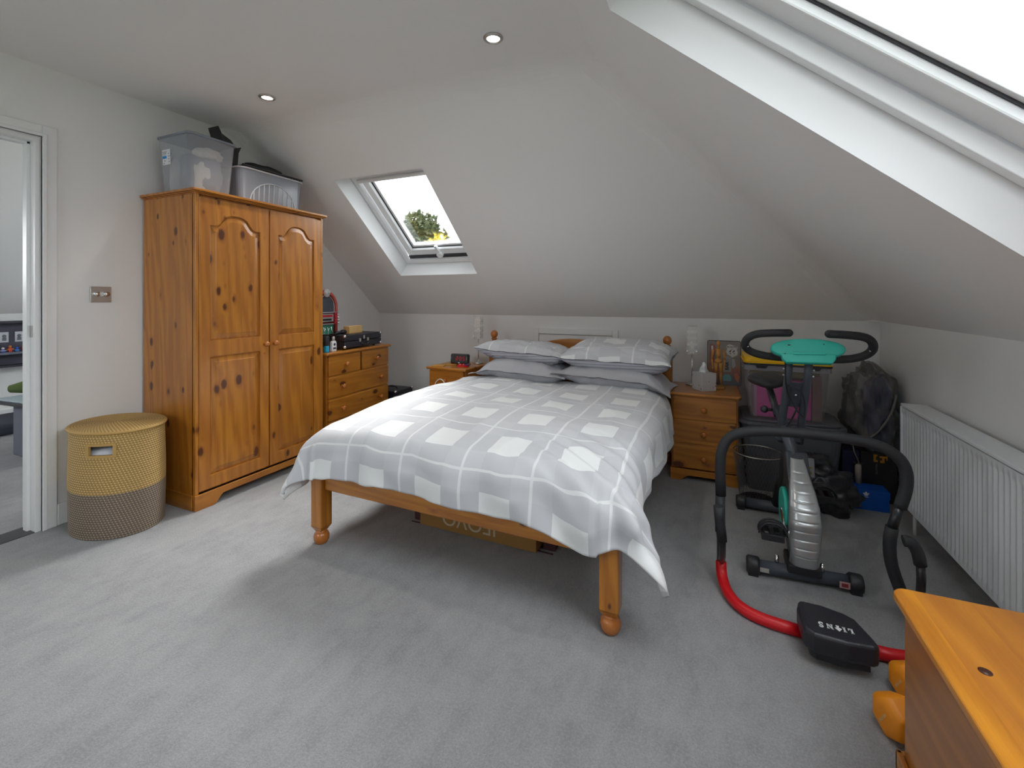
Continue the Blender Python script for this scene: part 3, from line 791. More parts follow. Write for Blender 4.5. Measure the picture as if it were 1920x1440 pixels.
# ================================================================== things along the walls
# ---- wicker basket
def basket():
    c = (-2.911, 1.376, 0)
    t = thing('laundry_basket', c, 'oval woven laundry basket, straw above and grey below, beside the door', 'basket', None, R(1))
    A, B, H = .182, .234, .522
    N = NT('woven_straw'); uv = N.uvc(); sp = N.n('ShaderNodeSeparateXYZ', {0: uv}).outputs
    row = N.m('FLOOR', N.m('MULTIPLY', sp[1], 46)); fy = N.m('FRACT', N.m('MULTIPLY', sp[1], 46))
    q = N.m('FRACT', N.m('ADD', N.m('MULTIPLY', sp[0], 92), N.m('MULTIPLY', row, .31)))
    stitch = N.m('LESS_THAN', q, .30); seam = N.m('GREATER_THAN', N.m('ABSOLUTE', N.m('SUBTRACT', fy, .5)), .40)
    low = N.m('LESS_THAN', sp[1], .43)
    nz = N.noise(uv, 90, 3)
    straw = N.mix(nz, (.34, .20, .055, 1), (.50, .32, .11, 1)); grey = N.mix(nz, (.14, .105, .085, 1), (.21, .165, .13, 1))
    base = N.mix(low, straw, grey); st_ = N.mix(low, (.66, .49, .22, 1), (.38, .30, .20, 1))
    cc = N.mix(stitch, base, st_); cc = N.mix(N.m('MULTIPLY', seam, .7), cc, N.mix(low, (.16, .09, .02, 1), (.05, .04, .035, 1)))
    N.set(color=cc, rough=.75); wm = N.mat
    NR = 46
    def prof(v):
        z = H*v; rr = 1+.025*math.sin(math.pi*v)
        k = (v*NR) % 1.0
        return z, rr, .0028*math.sin(math.pi*k)
    hole = lambda u, v: .965 > v > .865 and abs(((u-.985+.5) % 1)-.5) < .030
    def pt(u, v):
        z, rr, bz = prof(v); a = 2*math.pi*u
        return ((B*rr+bz)*math.cos(a), (A*rr+bz)*math.sin(a), z)
    # u=0 faces +x (into the room)
    m = MB(); m.grid(lambda u, v: pt(u, v*1.0), 144, NR*4, True, lambda u, v: (u, v), skip=lambda u, v: (.805 < v < .90) and abs(((u-HU+.5) % 1)-.5) < .040, cu=True)
    body = m.build('woven_body', wm, t, world=False)
    so = body.modifiers.new('t', 'SOLIDIFY'); so.thickness = .008; so.offset = -1
    # handle surround
    m = MB()
    def arcbox(u0, u1, z0, z1):
        n = 8
        for i in range(n):
            ua, ub = u0+(u1-u0)*i/n, u0+(u1-u0)*(i+1)/n
            q = []
            for o in (-.009, .006):
                for z in (z0, z1):
                    for uu in (ua, ub):
                        a = 2*math.pi*uu; q.append(((B*1.02+o)*math.cos(a), (A*1.02+o)*math.sin(a), z))
            V = [m.v(p) for p in q]
            for f in ((0,1,3,2),(4,6,7,5),(0,4,5,1),(2,3,7,6),(0,2,6,4),(1,5,7,3)): m.face([V[k] for k in f])
    z0, z1 = .805*H, .90*H
    arcbox(HU-.047, HU+.047, z0-.010, z0+.002); arcbox(HU-.047, HU+.047, z1-.002, z1+.010)
    arcbox(HU-.050, HU-.038, z0, z1); arcbox(HU+.038, HU+.050, z0, z1)
    hs = m.build('handle_surround', plain('straw_binding', (.50, .31, .10, 1), .7, bump=.4, bscale=300), t, world=False, weld=True)
    MB().lathe([(1e-6, .452), (.5, .446), (.85, .436), (.90, .42), (.94, .395)], n=48, m=Matrix.Diagonal((B, A, 1.0, 1)), sm=True).build('laundry', plain('pale_laundry', (.72, .75, .82, 1), .9, bump=.5, bscale=30), t, world=False)
    # lid: a spiral of coils
    NC = 17
    N2 = NT('coiled_straw'); uv = N2.uvc(); sp = N2.n('ShaderNodeSeparateXYZ', {0: uv}).outputs
    row = N2.m('FLOOR', sp[1]); q = N2.m('FRACT', N2.m('ADD', N2.m('MULTIPLY', N2.m('MULTIPLY', sp[0], N2.m('ADD', row, 1)), 5.0), N2.m('MULTIPLY', row, .3)))
    cc = N2.mix(N2.m('LESS_THAN', q, .35), (.40, .24, .075, 1), (.62, .45, .19, 1))
    seam = N2.m('GREATER_THAN', N2.m('ABSOLUTE', N2.m('SUBTRACT', N2.m('FRACT', sp[1]), .5)), .42)
    N2.set(color=N2.mix(N2.m('MULTIPLY', seam, .8), cc, (.15, .08, .02, 1)), rough=.75)
    def lp(u, v):
        a = 2*math.pi*u; rr = v*1.035; k = (v*NC) % 1.0
        z = H+.014+.006*(1-v*v)+.0022*math.sin(math.pi*k)
        if v > .999: z = H+.003
        return (B*rr*math.cos(a), A*rr*math.sin(a), z)
    m = MB(); m.grid(lp, 120, NC*4, True, lambda u, v: (u, v*NC-.001), cu=True)
    m.build('lid', N2.mat, t, world=False)
    m = MB(); m.tube([((B*1.03)*math.cos(2*math.pi*i/64), (A*1.03)*math.sin(2*math.pi*i/64), H+.007) for i in range(64)], .0075, 8, cyc=True); m.build('lid_rim', hs.data.materials[0], t, world=False)
HU = -.145
basket()

# ---- radiator
t = thing('radiator', (.96, 2.0, .14), 'white ribbed panel radiator on the right wall under the slope', 'radiator')
RX, RY0, RY1, RZ0, RZ1 = .915, 1.15, 2.972, .135, .655
m = MB(); P = .0333; n = int((RY1-RY0)/P); prof = []
for i in range(n):
    y = RY0+i*P
    prof += [(y, 0), (y+P*.30, 0), (y+P*.44, .008), (y+P*.78, .008), (y+P*.94, 0)]
prof.append((RY1, 0))
zs = [(RZ0, 0), (RZ0+.03, 0), (RZ0+.045, 1), (RZ1-.06, 1), (RZ1-.045, 0), (RZ1-.018, 0)]
V = [[m.v((RX+f*(.008-d) - .0*d + (0 if f else 0), y, z)) for (z, f) in zs] for (y, d) in prof]
for a, b in zip(V, V[1:]):
    for j in range(len(zs)-1): m.face([a[j], b[j], b[j+1], a[j+1]], True)
m.build('front_panel', M['rad'], t, recalc=False)
MB().box(RX+.012, RX+.02, RY0, RY1, RZ0, RZ1-.02).build('rear_plate', M['rad'], t, bev=.002)
m = MB(); m.box(RX+.075, RX+.085, RY0, RY1, RZ0, RZ1-.02); m.build('back_panel', M['rad'], t)
m = MB(); m.box(RX-.003, XR-.03, RY0-.004, RY1+.004, RZ1-.016, RZ1); m.build('top_grille', M['rad'], t, bev=.004)
m = MB(); m.box(RX-.003, XR-.03, RY1-.002, RY1+.004, RZ0+.0, RZ1-.016); m.build('side_cover', M['rad'], t, bev=.002)
MB().box(RX-.003, XR-.03, RY0-.004, RY0+.002, RZ0, RZ1-.016).build('side_cover', M['rad'], t, bev=.002)
m = MB(); m.tube([(RX+.04, RY1-.05, RZ0+.01), (RX+.04, RY1-.05, .04), (RX+.04, RY1-.05, 0)], .008, 10); m.build('pipe', M['white'], t)

# ---- storage boxes on the wardrobe
def rounded(x0, x1, y0, y1, r, n=5):
    L = []
    for cx, cy, a0 in ((x1-r, y1-r, 0), (x0+r, y1-r, 90), (x0+r, y0+r, 180), (x1-r, y0+r, 270)):
        for i in range(n+1): a = R(a0+90*i/n); L.append((cx+r*math.cos(a), cy+r*math.sin(a)))
    return L
def tub(t, c, W, D, H, mat, taper=.88, wall=.003, r=.03, rz=0):
    """open tapered tub, local to thing"""
    m = MB(); n = None
    def lp(s, z, rr): return [(x*1.0, y*1.0, z) for x, y in rounded(-W/2*s, W/2*s, -D/2*s, D/2*s, rr)]
    ls = [lp(taper, 0, r*.8), lp(1, H, r), lp(1.0-wall*2/min(W, D)*1.0, H, r), lp(taper-wall*2/min(W, D), wall*1.5, r*.8)]
    V = [[m.v(p) for p in L] for L in ls]; n = len(V[0])
    for a, b in zip(V, V[1:]):
        for i in range(n): m.face([a[i], a[(i+1) % n], b[(i+1) % n], b[i]])
    m.face(V[0][::-1]); m.face(V[-1])
    return m.build('tub_body', mat, t, world=False)
def lidm(t, W, D, z, mat, h=.018, r=.035, nm='lid'):
    m = MB(); m.prism(rounded(-W/2-.008, W/2+.008, -D/2-.008, D/2+.008, r), z-h*.6, z+.002, 'z'); m.prism(rounded(-W/2+.015, W/2-.015, -D/2+.015, D/2-.015, r*.8), z+.002, z+h*.5, 'z')
    return m.build(nm, mat, t, world=False, bev=.004, bs=3)
def crumple(name, mat, parent, c, d, seed=0, amp=.25, sub=4, world=False, flat=True, fr=1.6):
    bm = bmesh.new(); bmesh.ops.create_icosphere(bm, subdivisions=sub, radius=1)
    for v in bm.verts:
        p = v.co.copy(); f = 1+amp*noise.noise((p.x*fr+seed, p.y*fr, p.z*fr))+amp*.6*(1-abs(noise.noise((p.x*fr*2+seed, p.y*fr*2, p.z*fr*2+3)))*3)*.4
        k = 3.2
        q = p/((abs(p.x)**k+abs(p.y)**k+abs(p.z)**k)**(1/k))
        q = q*f; q = Vector((q.x*d[0]/2, q.y*d[1]/2, q.z*d[2]/2))
        if flat: q.z = max(q.z, -d[2]/2*.97)
        v.co = q+Vector(c)
    m = MB(); m.bm.free(); m.bm = bm
    return m.build(name, mat, parent, world=world, smooth=True)

zt = WH+.0085
t = thing('storage_box', (-2.935, 1.80, zt), 'tall clear plastic storage box with a lid and a white label, on the wardrobe', 'storage box', 'storage boxes on the wardrobe')
tub(t, None, .31, .29, .35, M['clear'], .84)
lidm(t, .31, .29, .355, M['lid'])
LBM = Matrix.Translation((-.02, -.1215, .0)) @ Matrix.Rotation(math.atan(.0232/.35), 4, 'X')
m = MB(LBM); m.box(-.085, -.01, -.003, -.0015, .185, .275); lb = m.build('label_sticker', plain('sticker', (.8, .82, .85, 1), .5), t, world=False)
m = MB(LBM); m.box(-.083, -.045, -.0036, -.003, .222, .238); childw(m.build('blue_stripe', plain('blue_print', srgb(20, 150, 225), .5), t, world=False), lb)
m = MB(LBM)
for i in range(4): m.box(-.030, -.015-.003*(i % 2), -.0036, -.003, .20+.016*i, .203+.016*i); m.box(-.08, -.05+.004*i, -.0036, -.003, .244+.006*i, .246+.006*i)
m.box(-.066, -.060, -.0036, -.003, .205, .213); m.box(-.075, -.069, -.0036, -.003, .19, .197)
childw(m.build('label_print', M['black'], t, world=False), lb)
tt = t
t = thing('folded_linen', (-2.935, 1.80, zt+.006), 'white and grey folded linen inside the tall clear box', 'linen')
crumple('grey_fold', plain('grey_linen', (.30, .32, .38, 1), .9), t, (.02, .01, .13), (.20, .18, .25), 3)
crumple('white_fold', plain('white_linen', (.74, .73, .70, 1), .9), t, (-.085, -.06, .14), (.06, .09, .27), 8, .2)
crumple('white_roll', plain('white_roll_cloth', (.78, .76, .72, 1), .9), t, (.095, -.03, .10), (.05, .09, .20), 5, .12)
crumple('white_fold', plain('white_linen_b', (.74, .73, .70, 1), .9), t, (.055, .02, .265), (.15, .13, .07), 11, .3)
t = thing('storage_box', (-2.945, 2.225, zt), 'low cloudy plastic storage box without a lid, with black things on top, on the wardrobe', 'storage box', 'storage boxes on the wardrobe')
tub(t, None, .32, .50, .235, M['clear2'], .93, r=.05)
m = MB(); L = rounded(-.166, .166, -.256, .256, .055); m.tube([(x, y, .236) for x, y in L], .006, 8, cyc=True); m.build('rim', plain('frosted_rim', (.6, .63, .68, 1), .3), t, world=False)
m = MB()
xw = lambda z: .16*(.93+.07*z/.235)+.001
for i in range(9):
    y = -.15+i*.0375; h = .03+.135*math.sqrt(max(0, 1-((i-4)/4.6)**2)); m.tube([(xw(.01), y, .01), (xw(h), y, h)], .0035, 6)
m.tube([(xw(.02+.15*math.sin(math.pi*i/20)), -.175*math.cos(math.pi*i/20), .02+.15*math.sin(math.pi*i/20)) for i in range(21)], .004, 6); rbs = m.build('moulded_ribs', plain('frosted_ribs', (.66, .70, .76, 1), .3), t, world=False); rbs['kind'] = 'stuff'
t = thing('wire_tray', (-2.945, 2.22, zt+.243), 'black wire tray lying across the low storage box', 'tray')
m = MB()
for i in range(19): m.tube([(-.12, -.225+i*.025, .006), (.168, -.225+i*.025, .006)], .0035, 6)
m.tube([(.168, -.235, .008), (.168, .235, .008)], .006, 6); m.tube([(-.12, -.235, .008), (-.12, .235, .008)], .006, 6)
m.build('wires', M['black'], t, world=False)
t = thing('black_cloth_bag', (-2.98, 2.25, zt+.255), 'crumpled black bag heaped on the low storage box', 'bag')
crumple('bag_body', plain('black_cloth', (.02, .02, .022, 1), .7), t, (.03, 0, .03), (.16, .26, .065), 4, .35)
crumple('bag_body', plain('clear_wrap', (.12, .12, .13, 1), .15), t, (.08, .09, .012), (.10, .16, .035), 14, .4)
t = thing('black_boot', (-2.985, 2.01, zt+.243), 'upright black boot-like bag behind the tall clear box', 'bag')
m = MB(); m.prism([(-.07, 0), (.045, 0), (.055, .12), (.075, .165), (.04, .15), (.0, .19), (-.06, .215), (-.085, .26), (-.05, .16)], -.05, .06, 'x'); m.build('bag_body', plain('black_leather', (.018, .018, .02, 1), .4), t, world=False, bev=.012, bs=3)

# ---- on the chest of drawers
zd = .7855
Dm = Matrix.Translation((-2.665, 2.923, 0)) @ Matrix.Rotation(R(92), 4, 'Z')
# jukebox (front towards +x); local y = width
t = thing('jukebox_radio', (-3.068, 2.885, zd), 'red and chrome arched miniature jukebox on the chest of drawers', 'jukebox', None, R(4))
def juk(w, h, n=18): return [(-w, 0), (w, 0)]+[(w*math.cos(math.pi*i/n), h-w+w*math.sin(math.pi*i/n)) for i in range(n+1)]
MB().prism(juk(.138, .485), -.09, .07, 'x').build('cabinet', plain('jukebox_wood', srgb(120, 50, 45), .35), t, world=False, bev=.006)
def archtube(w, h, x, r, z0=.0):
    n = 24; L = [(x, -w, z0)]+[(x, -w*math.cos(math.pi*i/n), h-w+w*math.sin(math.pi*i/n)) for i in range(n+1)]+[(x, w, z0)]
    return MB().tube(L, r, 10)
archtube(.122, .468, .072, .014).build('neon_tube', plain('coral_tube', srgb(205, 95, 85), .25), t, world=False)
archtube(.098, .440, .072, .006).build('chrome_tube', M['chrome'], t, world=False)
L = [(-.088, .30), (.088, .30)]+[(.088*math.cos(math.pi*i/14), .34+.088*math.sin(math.pi*i/14)) for i in range(15)]
MB().prism(L, .06, .078, 'x').build('dome_window', plain('smoked_dome', (.08, .09, .12, 1), .12), t, world=False)
m = MB(); m.box(.06, .090, -.128, .128, .288, .300); m.box(.06, .088, -.085, .075, .215, .282); m.box(.06, .09, -.09, .08, .19, .20); m.build('chrome_panel', M['silver'], t, world=False, bev=.003)
MB().box(.088, .0895, -.075, .06, .255, .275).build('name_plate', plain('red_plate', srgb(190, 40, 50), .4), t, world=False)
MB().box(.088, .0895, -.07, .05, .225, .243).build('tuning_scale', M['black'], t, world=False)
m = MB()
for i in range(4): m.box(.072, .096, .080, .112, .195+i*.026, .217+i*.026)
m.build('selector_button', plain('red_button', srgb(200, 45, 55), .35), t, world=False, bev=.003)
m = MB()
for i in range(4):
    for j in range(2): m.ball((.092, .122+j*.012, .20+i*.025), .008, 10)
m.build('chrome_stud', M['chrome'], t, world=False)
m = MB(); m.lathe([(1e-6, .0), (.035, 0), (.035, .012), (1e-6, .014)], (.075, 0, .462), 'x', 20); m.ball((.09, .02, .468), .012, 10); m.ball((.09, -.02, .46), .012, 10); m.build('crest', plain('crest_white', (.75, .75, .77, 1), .3), t, world=False)
MB().box(.068, .074, -.085, .085, .01, .185).build('grille_cloth', plain('green_grille', srgb(70, 170, 140), .5), t, world=False)
m = MB()
for i in range(6):
    a = -.055+i*.022; m.tube([(.078, a, .015), (.078, a+(.02 if i % 2 else -.02), .09), (.078, a, .17)], .0035, 6, smooth=2)
m.build('grille_bars', M['chrome'], t, world=False)
# bottles
t = thing('deodorant_can', (-2.705, 2.615, zd), 'blue spray can with a black cap on the chest of drawers', 'spray can')
MB().lathe([(.019, 0), (.020, .004), (.020, .045), (.0195, .05)], ax='z').build('can', plain('blue_can', srgb(20, 165, 220), .25), t, world=False)
MB().lathe([(.0195, .05), (.021, .052), (.021, .118), (.019, .124), (1e-6, .125)]).build('cap', M['black'], t, world=False)
t = thing('deodorant_can', (-2.745, 2.575, zd), 'yellow green spray can beside the wardrobe side', 'spray can')
MB().lathe([(.018, 0), (.019, .004), (.019, .05), (.0185, .055)]).build('can', plain('lime_can', srgb(175, 200, 50), .3), t, world=False)
MB().lathe([(.0185, .055), (.019, .057), (.019, .11), (1e-6, .114)]).build('cap', plain('green_cap', srgb(70, 110, 60), .4), t, world=False)
t = thing('aftershave_bottle', (-2.705, 2.685, zd), 'small white bottle with a silver cap and black label on the chest', 'bottle', None, R(5))
MB().prism([(-.024, 0), (.024, 0), (.026, .03), (.024, .07), (.015, .083), (-.015, .083), (-.024, .07), (-.026, .03)], -.012, .012, 'x').build('bottle_body', plain('white_bottle', (.78, .79, .80, 1), .25), t, world=False, bev=.004, bs=3)
MB().lathe([(.012, .083), (.012, .112), (.009, .116), (1e-6, .117)]).build('cap', plain('silver_cap', (.6, .6, .62, 1), .25, .6), t, world=False)
m = MB(); m.lathe([(1e-6, .0), (.011, 0), (1e-6, .0008)], (.0125, 0, .055), 'x', 20, sy=1); m.box(.0122, .0133, -.016, .016, .018, .032); m.build('label', plain('navy_label', (.02, .025, .06, 1), .4), t, world=False)
# suitcase record player
t = thing('record_player', (-2.845, 3.01, zd), 'black portable record player case with chrome corners on the chest of drawers', 'record player', None, R(3))
MB().box(-.095, .15, -.235, .235, .012, .062).build('case_base', M['vinyl'], t, world=False, bev=.006, bs=3)
MB().box(-.095, .15, -.235, .235, .064, .118).build('case_lid', M['vinyl'], t, world=False, bev=.008, bs=3)
for y in (-.228, .228):
    for z in (.022, .108):
        MB().ball((.143, y, z), .0135, 12).build('corner_cap', M['chrome'], t, world=False)
for y in (-.055, .045):
    m = MB(); m.box(.15, .156, y-.011, y+.011, .052, .082); m.cbox((.158, y, .070), (.006, .016, .014)); m.build('latch', M['chrome'], t, world=False, bev=.002)
MB().box(.15, .155, -.012, .006, .072, .104).build('lock_plate', M['chrome'], t, world=False, bev=.002)
m = MB(); m.tube([(.152, -.045, .045), (.168, -.042, .035), (.172, -.025, .028), (.172, .02, .028), (.168, .036, .035), (.152, .04, .045)], .006, 10, smooth=1); m.build('handle', M['black'], t, world=False)
for y in (-.19, .19):
    MB().cyl((.10, y, 0), (.10, y, .013), .012).build('foot', M['black'], t, world=False)
t = thing('wooden_block', (-2.80, 3.0, zd+.119), 'pale wooden box standing on the black record player case', 'box', None, R(6))
MB().box(-.03, .03, -.088, .088, 0, .062).build('box_body', plain('pale_wood', srgb(215, 175, 115), .6, var=.1), t, world=False, bev=.002)
t = thing('binoculars', (-2.80, 2.865, zd+.119), 'small black binoculars lying on the record player case', 'binoculars')
m = MB(); m.cyl((0, -.07, .014), (0, -.02, .014), .014); m.cyl((.0, .0, .016), (.0, .045, .016), .016); m.tube([(-.03, -.1, .004), (.02, -.08, .006), (.01, -.05, .02), (.03, 0, .018)], .005, 8, smooth=2)
m.ball((0, .02, .022), .016, 12); m.build('barrels', M['black'], t, world=False)

# ---- cases on the floor in the corner
t = thing('record_case', (-2.785, 3.50, 0), 'black record carry case standing in the back left corner', 'case')
MB().box(-.13, .13, -.11, .15, .0, .34).build('case_body', M['vinyl'], t, world=False, bev=.008, bs=3)
MB().box(-.132, .132, -.112, .152, .255, .262).build('seam', M['black'], t, world=False)
for x in (-.125, .125):
    for y in (-.105, .145): MB().ball((x, y, .335), .014, 12).build('corner_cap', M['chrome'], t, world=False)
m = MB(); m.tube([(-.06, 0, .342), (-.05, 0, .362), (.05, 0, .362), (.06, 0, .342)], .006, 8, smooth=1); m.build('handle', M['black'], t, world=False)
m = MB()
for i in range(5): m.tube([(.1335, -.09+.02*i, .20-.02*(i % 2)), (.1335, -.075+.02*i, .12+.02*(i % 3))], .0022, 5)
m.tube([(.06, -.1125, .25), (.10, -.1125, .21), (.075, -.1125, .17), (.09, -.1125, .13), (.05, -.1125, .11)], .003, 5, smooth=1)
m.build('script_emblem', M['steel'], t, world=False)
t = thing('flight_case', (-2.445, 3.385, 0), 'grey aluminium edged flight case beside the left bedside chest', 'case', None, R(-4))
fb = MB().box(-.085, .085, -.17, .17, .0, .330).build('case_body', plain('grey_laminate', srgb(78, 80, 88), .4), t, world=False)
m = MB()
X_, Y_, Z_ = .086, .171, .331
for x in (-X_, X_):
    for y in (-Y_, Y_): m.cbox((x, y, Z_/2), (.014, .014, Z_))
    for z in (.006, Z_-.04, Z_): m.cbox((x, 0, z), (.012, Y_*2, .012))
for y in (-Y_, Y_):
    for z in (.006, Z_-.05, Z_): m.cbox((0, y, z), (X_*2, .012, .012))
m.build('edge_trim', M['steel'], t, world=False, bev=.002)
m = MB(); m.cbox((0, 0, .351), (.035, .15, .014)); m.cbox((0, -.09, .342), (.03, .03, .012)); m.cbox((0, .09, .342), (.03, .03, .012)); m.build('handle', M['black'], t, world=False, bev=.005)
m = MB(); m.ball((0, -.095, .352), .010, 10); m.ball((0, -.065, .358), .010, 10); m.build('handle_stud', M['chrome'], t, world=False)

# ---- left bedside chest
zb = .6255
t = thing('alarm_clock', (-2.00, 3.44, zb), 'black digital alarm clock with a dark red display reading 2:05', 'clock', None, R(8))
MB().cbox((0, 0, .047), (.165, .055, .088), rx=R(-8)).build('clock_body', M['black'], t, world=False, bev=.014, bs=4)
seg = {'2': 'abged', '0': 'abcdef', '5': 'afgcd'}
m = MB(Matrix.Translation((0, -.0285, .047)) @ Matrix.Rotation(R(-8), 4, 'X'))
def digit(ch, x, z, w_=.017, h_=.032, tk=.0034):
    S = {'a': (x, x+w_, z+h_-tk, z+h_), 'd': (x, x+w_, z, z+tk), 'g': (x, x+w_, z+h_/2-tk/2, z+h_/2+tk/2), 'f': (x, x+tk, z+h_/2, z+h_), 'b': (x+w_-tk, x+w_, z+h_/2, z+h_),
         'e': (x, x+tk, z, z+h_/2), 'c': (x+w_-tk, x+w_, z, z+h_/2)}
    for c in seg[ch]: q = S[c]; m.box(q[0], q[1], -.0012, 0, q[2], q[3])
digit('2', -.028, -.010); digit('0', .004, -.010); digit('5', .036, -.010)
m.box(-.006, -.003, -.0012, 0, .0, .003); m.box(-.006, -.003, -.0012, 0, .010, .013)
m.build('red_digits', emis('led_red', (.5, .01, .02, 1), .55), t, world=False)
m = MB(Matrix.Translation((0, -.0285, .047)) @ Matrix.Rotation(R(-8), 4, 'X'))
for s_ in (-1, 1):
    for i in range(3): m.box(s_*.072-.002, s_*.072+.002, -.0012, 0, -.004+i*.009, -.001+i*.009)
m.box(-.007, .007, -.0012, 0, -.034, -.029); m.build('markings', M['steel'], t, world=False)
def coaster(x, y, z, rz, lab, col):
    o = MB(Matrix.Translation((x, y, z)) @ Matrix.Rotation(rz, 4, 'Z')).box(-.05, .05, -.045, .045, 0, .006).build('coaster', plain('cork', col, .7, var=.12), None, bev=.001)
    tag(o, lab, 'coaster', 'wooden coasters on the left bedside chest')
coaster(-2.115, 3.275, zb, R(20), 'square wooden coaster nearest the front edge of the left bedside chest', srgb(205, 150, 60))
coaster(-2.06, 3.375, zb, R(28), 'square wooden coaster just in front of the digital clock', srgb(190, 135, 60))
t = thing('red_gadget', (-1.90, 3.32, zb), 'small red plastic tray of trinkets on the left bedside chest', 'tray', None, R(10))
MB().box(-.05, .045, -.03, .03, 0, .012).build('tray_body', plain('red_gloss', srgb(215, 20, 40), .2), t, world=False, bev=.005)
m = MB(); m.ball((-.03, 0, .014), .012, 12); m.ball((.0, .01, .014), .012, 12); m.build('bead', plain('red_bead', srgb(230, 60, 60), .15), t, world=False)
MB().box(.01, .055, -.02, .035, .012, .024).build('phone', plain('purple_phone', srgb(90, 50, 90), .3), t, world=False, bev=.003)
t = thing('white_cable', (-2.03, 3.17, .40), 'white charging cable looped over the knob of the left bedside chest', 'cable')
m = MB(); m.tube([(-.065, .0, .0), (-.06, -.005, .07), (-.03, -.010, .125), (.01, -.012, .145), (.045, -.010, .115), (.055, -.005, .06), (.045, .0, .0)], .0035, 8, smooth=2); m.build('cord', M['white'], t, world=False)

# ---- slim table lamps with glass block shades
def lamp_proto():
    t = thing('table_lamp', (0, 0, 0), 'slim lamp', 'lamp', 'pair of slim bedside lamps')
    MB().lathe([(.045, 0), (.045, .008), (.006, .012), (1e-6, .012)]).build('lamp_base', M['steel'], t, world=False)
    MB().cyl((0, 0, .01), (0, 0, .215), .0045, 10).build('stem', M['chrome'], t, world=False)
    sh = MB(); w_ = .031
    for sx, sy in ((1, 0), (-1, 0), (0, 1), (0, -1)): sh.cbox((sx*w_, sy*w_, .32), (.004 if sx else w_*2+.004, .004 if sy else w_*2+.004, .20))
    N = NT('frosted_lamp_glass'); o = N.obj(); sp = N.n('ShaderNodeSeparateXYZ', {0: o}).outputs
    vz = N.m('FRACT', N.m('DIVIDE', sp[2], .045)); dots = N.m('LESS_THAN', N.m('ABSOLUTE', N.m('SUBTRACT', vz, .5)), .22)
    N.set(color=N.mix(dots, (.80, .78, .74, 1), (.86, .85, .82, 1)), rough=.35)
    tr = N.n('ShaderNodeBsdfTransparent', {0: (1, 1, 1, 1)}); mx = N.n('ShaderNodeMixShader', {0: N.m('ADD', .26, N.m('MULTIPLY', dots, .12)), 1: tr.outputs[0], 2: N.b.outputs[0]}); N.t.links.new(mx.outputs[0], N.out.inputs[0])
    s = sh.build('glass_shade', N.mat, t, world=False)
    childw(MB().lathe([(.012, .215), (.014, .24), (.013, .265), (.018, .29), (.012, .31), (1e-6, .315)]).build('bulb', plain('bulb_white', (.85, .84, .8, 1), .2), t, world=False), s)
    m = MB()
    for sx in (-1, 1): m.cyl((sx*.031, -.033, .245), (sx*.031, -.043, .245), .005, 8)
    m.build('shade_screw', M['chrome'], t, world=False)
    return t
lp_ = lamp_proto(); lp_.matrix_basis = Matrix.Translation((-.115, 3.50, .5805)); lp_['label'] = 'slim table lamp with a glass block shade, on the right bedside chest'
l2 = copy_tree(lp_); l2.matrix_basis = Matrix.Translation((-1.875, 3.545, .6255)) @ Matrix.Rotation(R(6), 4, 'Z'); l2['label'] = 'slim table lamp with a glass block shade, on the left bedside chest'

# ---- right bedside chest
zr = .5805
t = thing('tissue_box', (-.035, 3.335, zr), 'grey speckled cube tissue box with a white tissue, on the right bedside chest', 'tissue box', None, R(38))
N = NT('speckled_card'); vo = N.n('ShaderNodeTexVoronoi', {'Vector': N.obj(), 'Scale': 55.0}); k = N.n('ShaderNodeSeparateColor', {0: vo.outputs['Color']}).outputs
sp_ = N.m('MULTIPLY', N.m('LESS_THAN', vo.outputs['Distance'], .28), N.m('GREATER_THAN', k[0], .6)); N.set(color=N.mix(sp_, (.54, .535, .54, 1), (.20, .19, .20, 1)), rough=.6)
MB().box(-.054, .054, -.054, .054, 0, .118).build('carton', N.mat, t, world=False, bev=.002)
m = MB(); m.grid(lambda a, b: ((a-.5)*.082*(1-b*.75)+.004*math.sin(b*9), .012*math.sin(a*9)*(1-b*.6)+.004*math.sin(b*7), .116+.072*b*(1-.25*abs(a-.45))), 14, 12)
o = m.build('tissue', M['print'], t, world=False); so = o.modifiers.new('t', 'SOLIDIFY'); so.thickness = .002
t = thing('artist_mannequin', (.055, 3.425, zr), 'jointed wooden artist mannequin standing on the right bedside chest', 'figure')
wm = plain('maple_wood', srgb(190, 135, 65), .45, var=.08)
def bld(m, nm): return m.build(nm, wm, t, world=False)
bld(MB().lathe([(.04, 0), (.04, .010), (.034, .014), (1e-6, .015)]), 'stand')
for s_ in (-1, 1):
    m = MB(); m.tube([(s_*.014, 0, .175), (s_*.016, -.002, .11)], [.0115, .0095], 12); m.ball((s_*.016, -.002, .103), .008, 10); m.tube([(s_*.016, -.002, .098), (s_*.017, .002, .03)], [.0095, .006], 12); m.ball((s_*.017, -.006, .022), .009, 10, (.9, 1.7, .6)); bld(m, 'leg')
    m = MB(); m.ball((s_*.033, 0, .258), .0085, 10); m.tube([(s_*.034, 0, .255), (s_*.041, .004, .20)], [.0085, .0065], 10); m.ball((s_*.041, .004, .197), .0065, 10); m.tube([(s_*.041, .004, .194), (s_*.036, -.012, .150)], [.0068, .005], 10); m.ball((s_*.035, -.015, .140), .0065, 10, (.8, .9, 1.5)); bld(m, 'arm')
m = MB(); m.ball((0, 0, .19), .025, 14, (1, .7, .75)); bld(m, 'pelvis'); m = MB(); m.ball((0, 0, .212), .013, 12); bld(m, 'waist_joint')
m = MB(); m.tube([(0, 0, .215), (0, 0, .235), (0, 0, .268)], [.018, .024, .022], 14, flat=.7); m.ball((0, 0, .266), .022, 12, (1, .7, .4)); bld(m, 'chest')
m = MB(); m.cyl((0, 0, .27), (0, 0, .292), .006); bld(m, 'neck'); m = MB(); m.ball((0, 0, .308), .0165, 14, (.85, .95, 1.25)); bld(m, 'head')

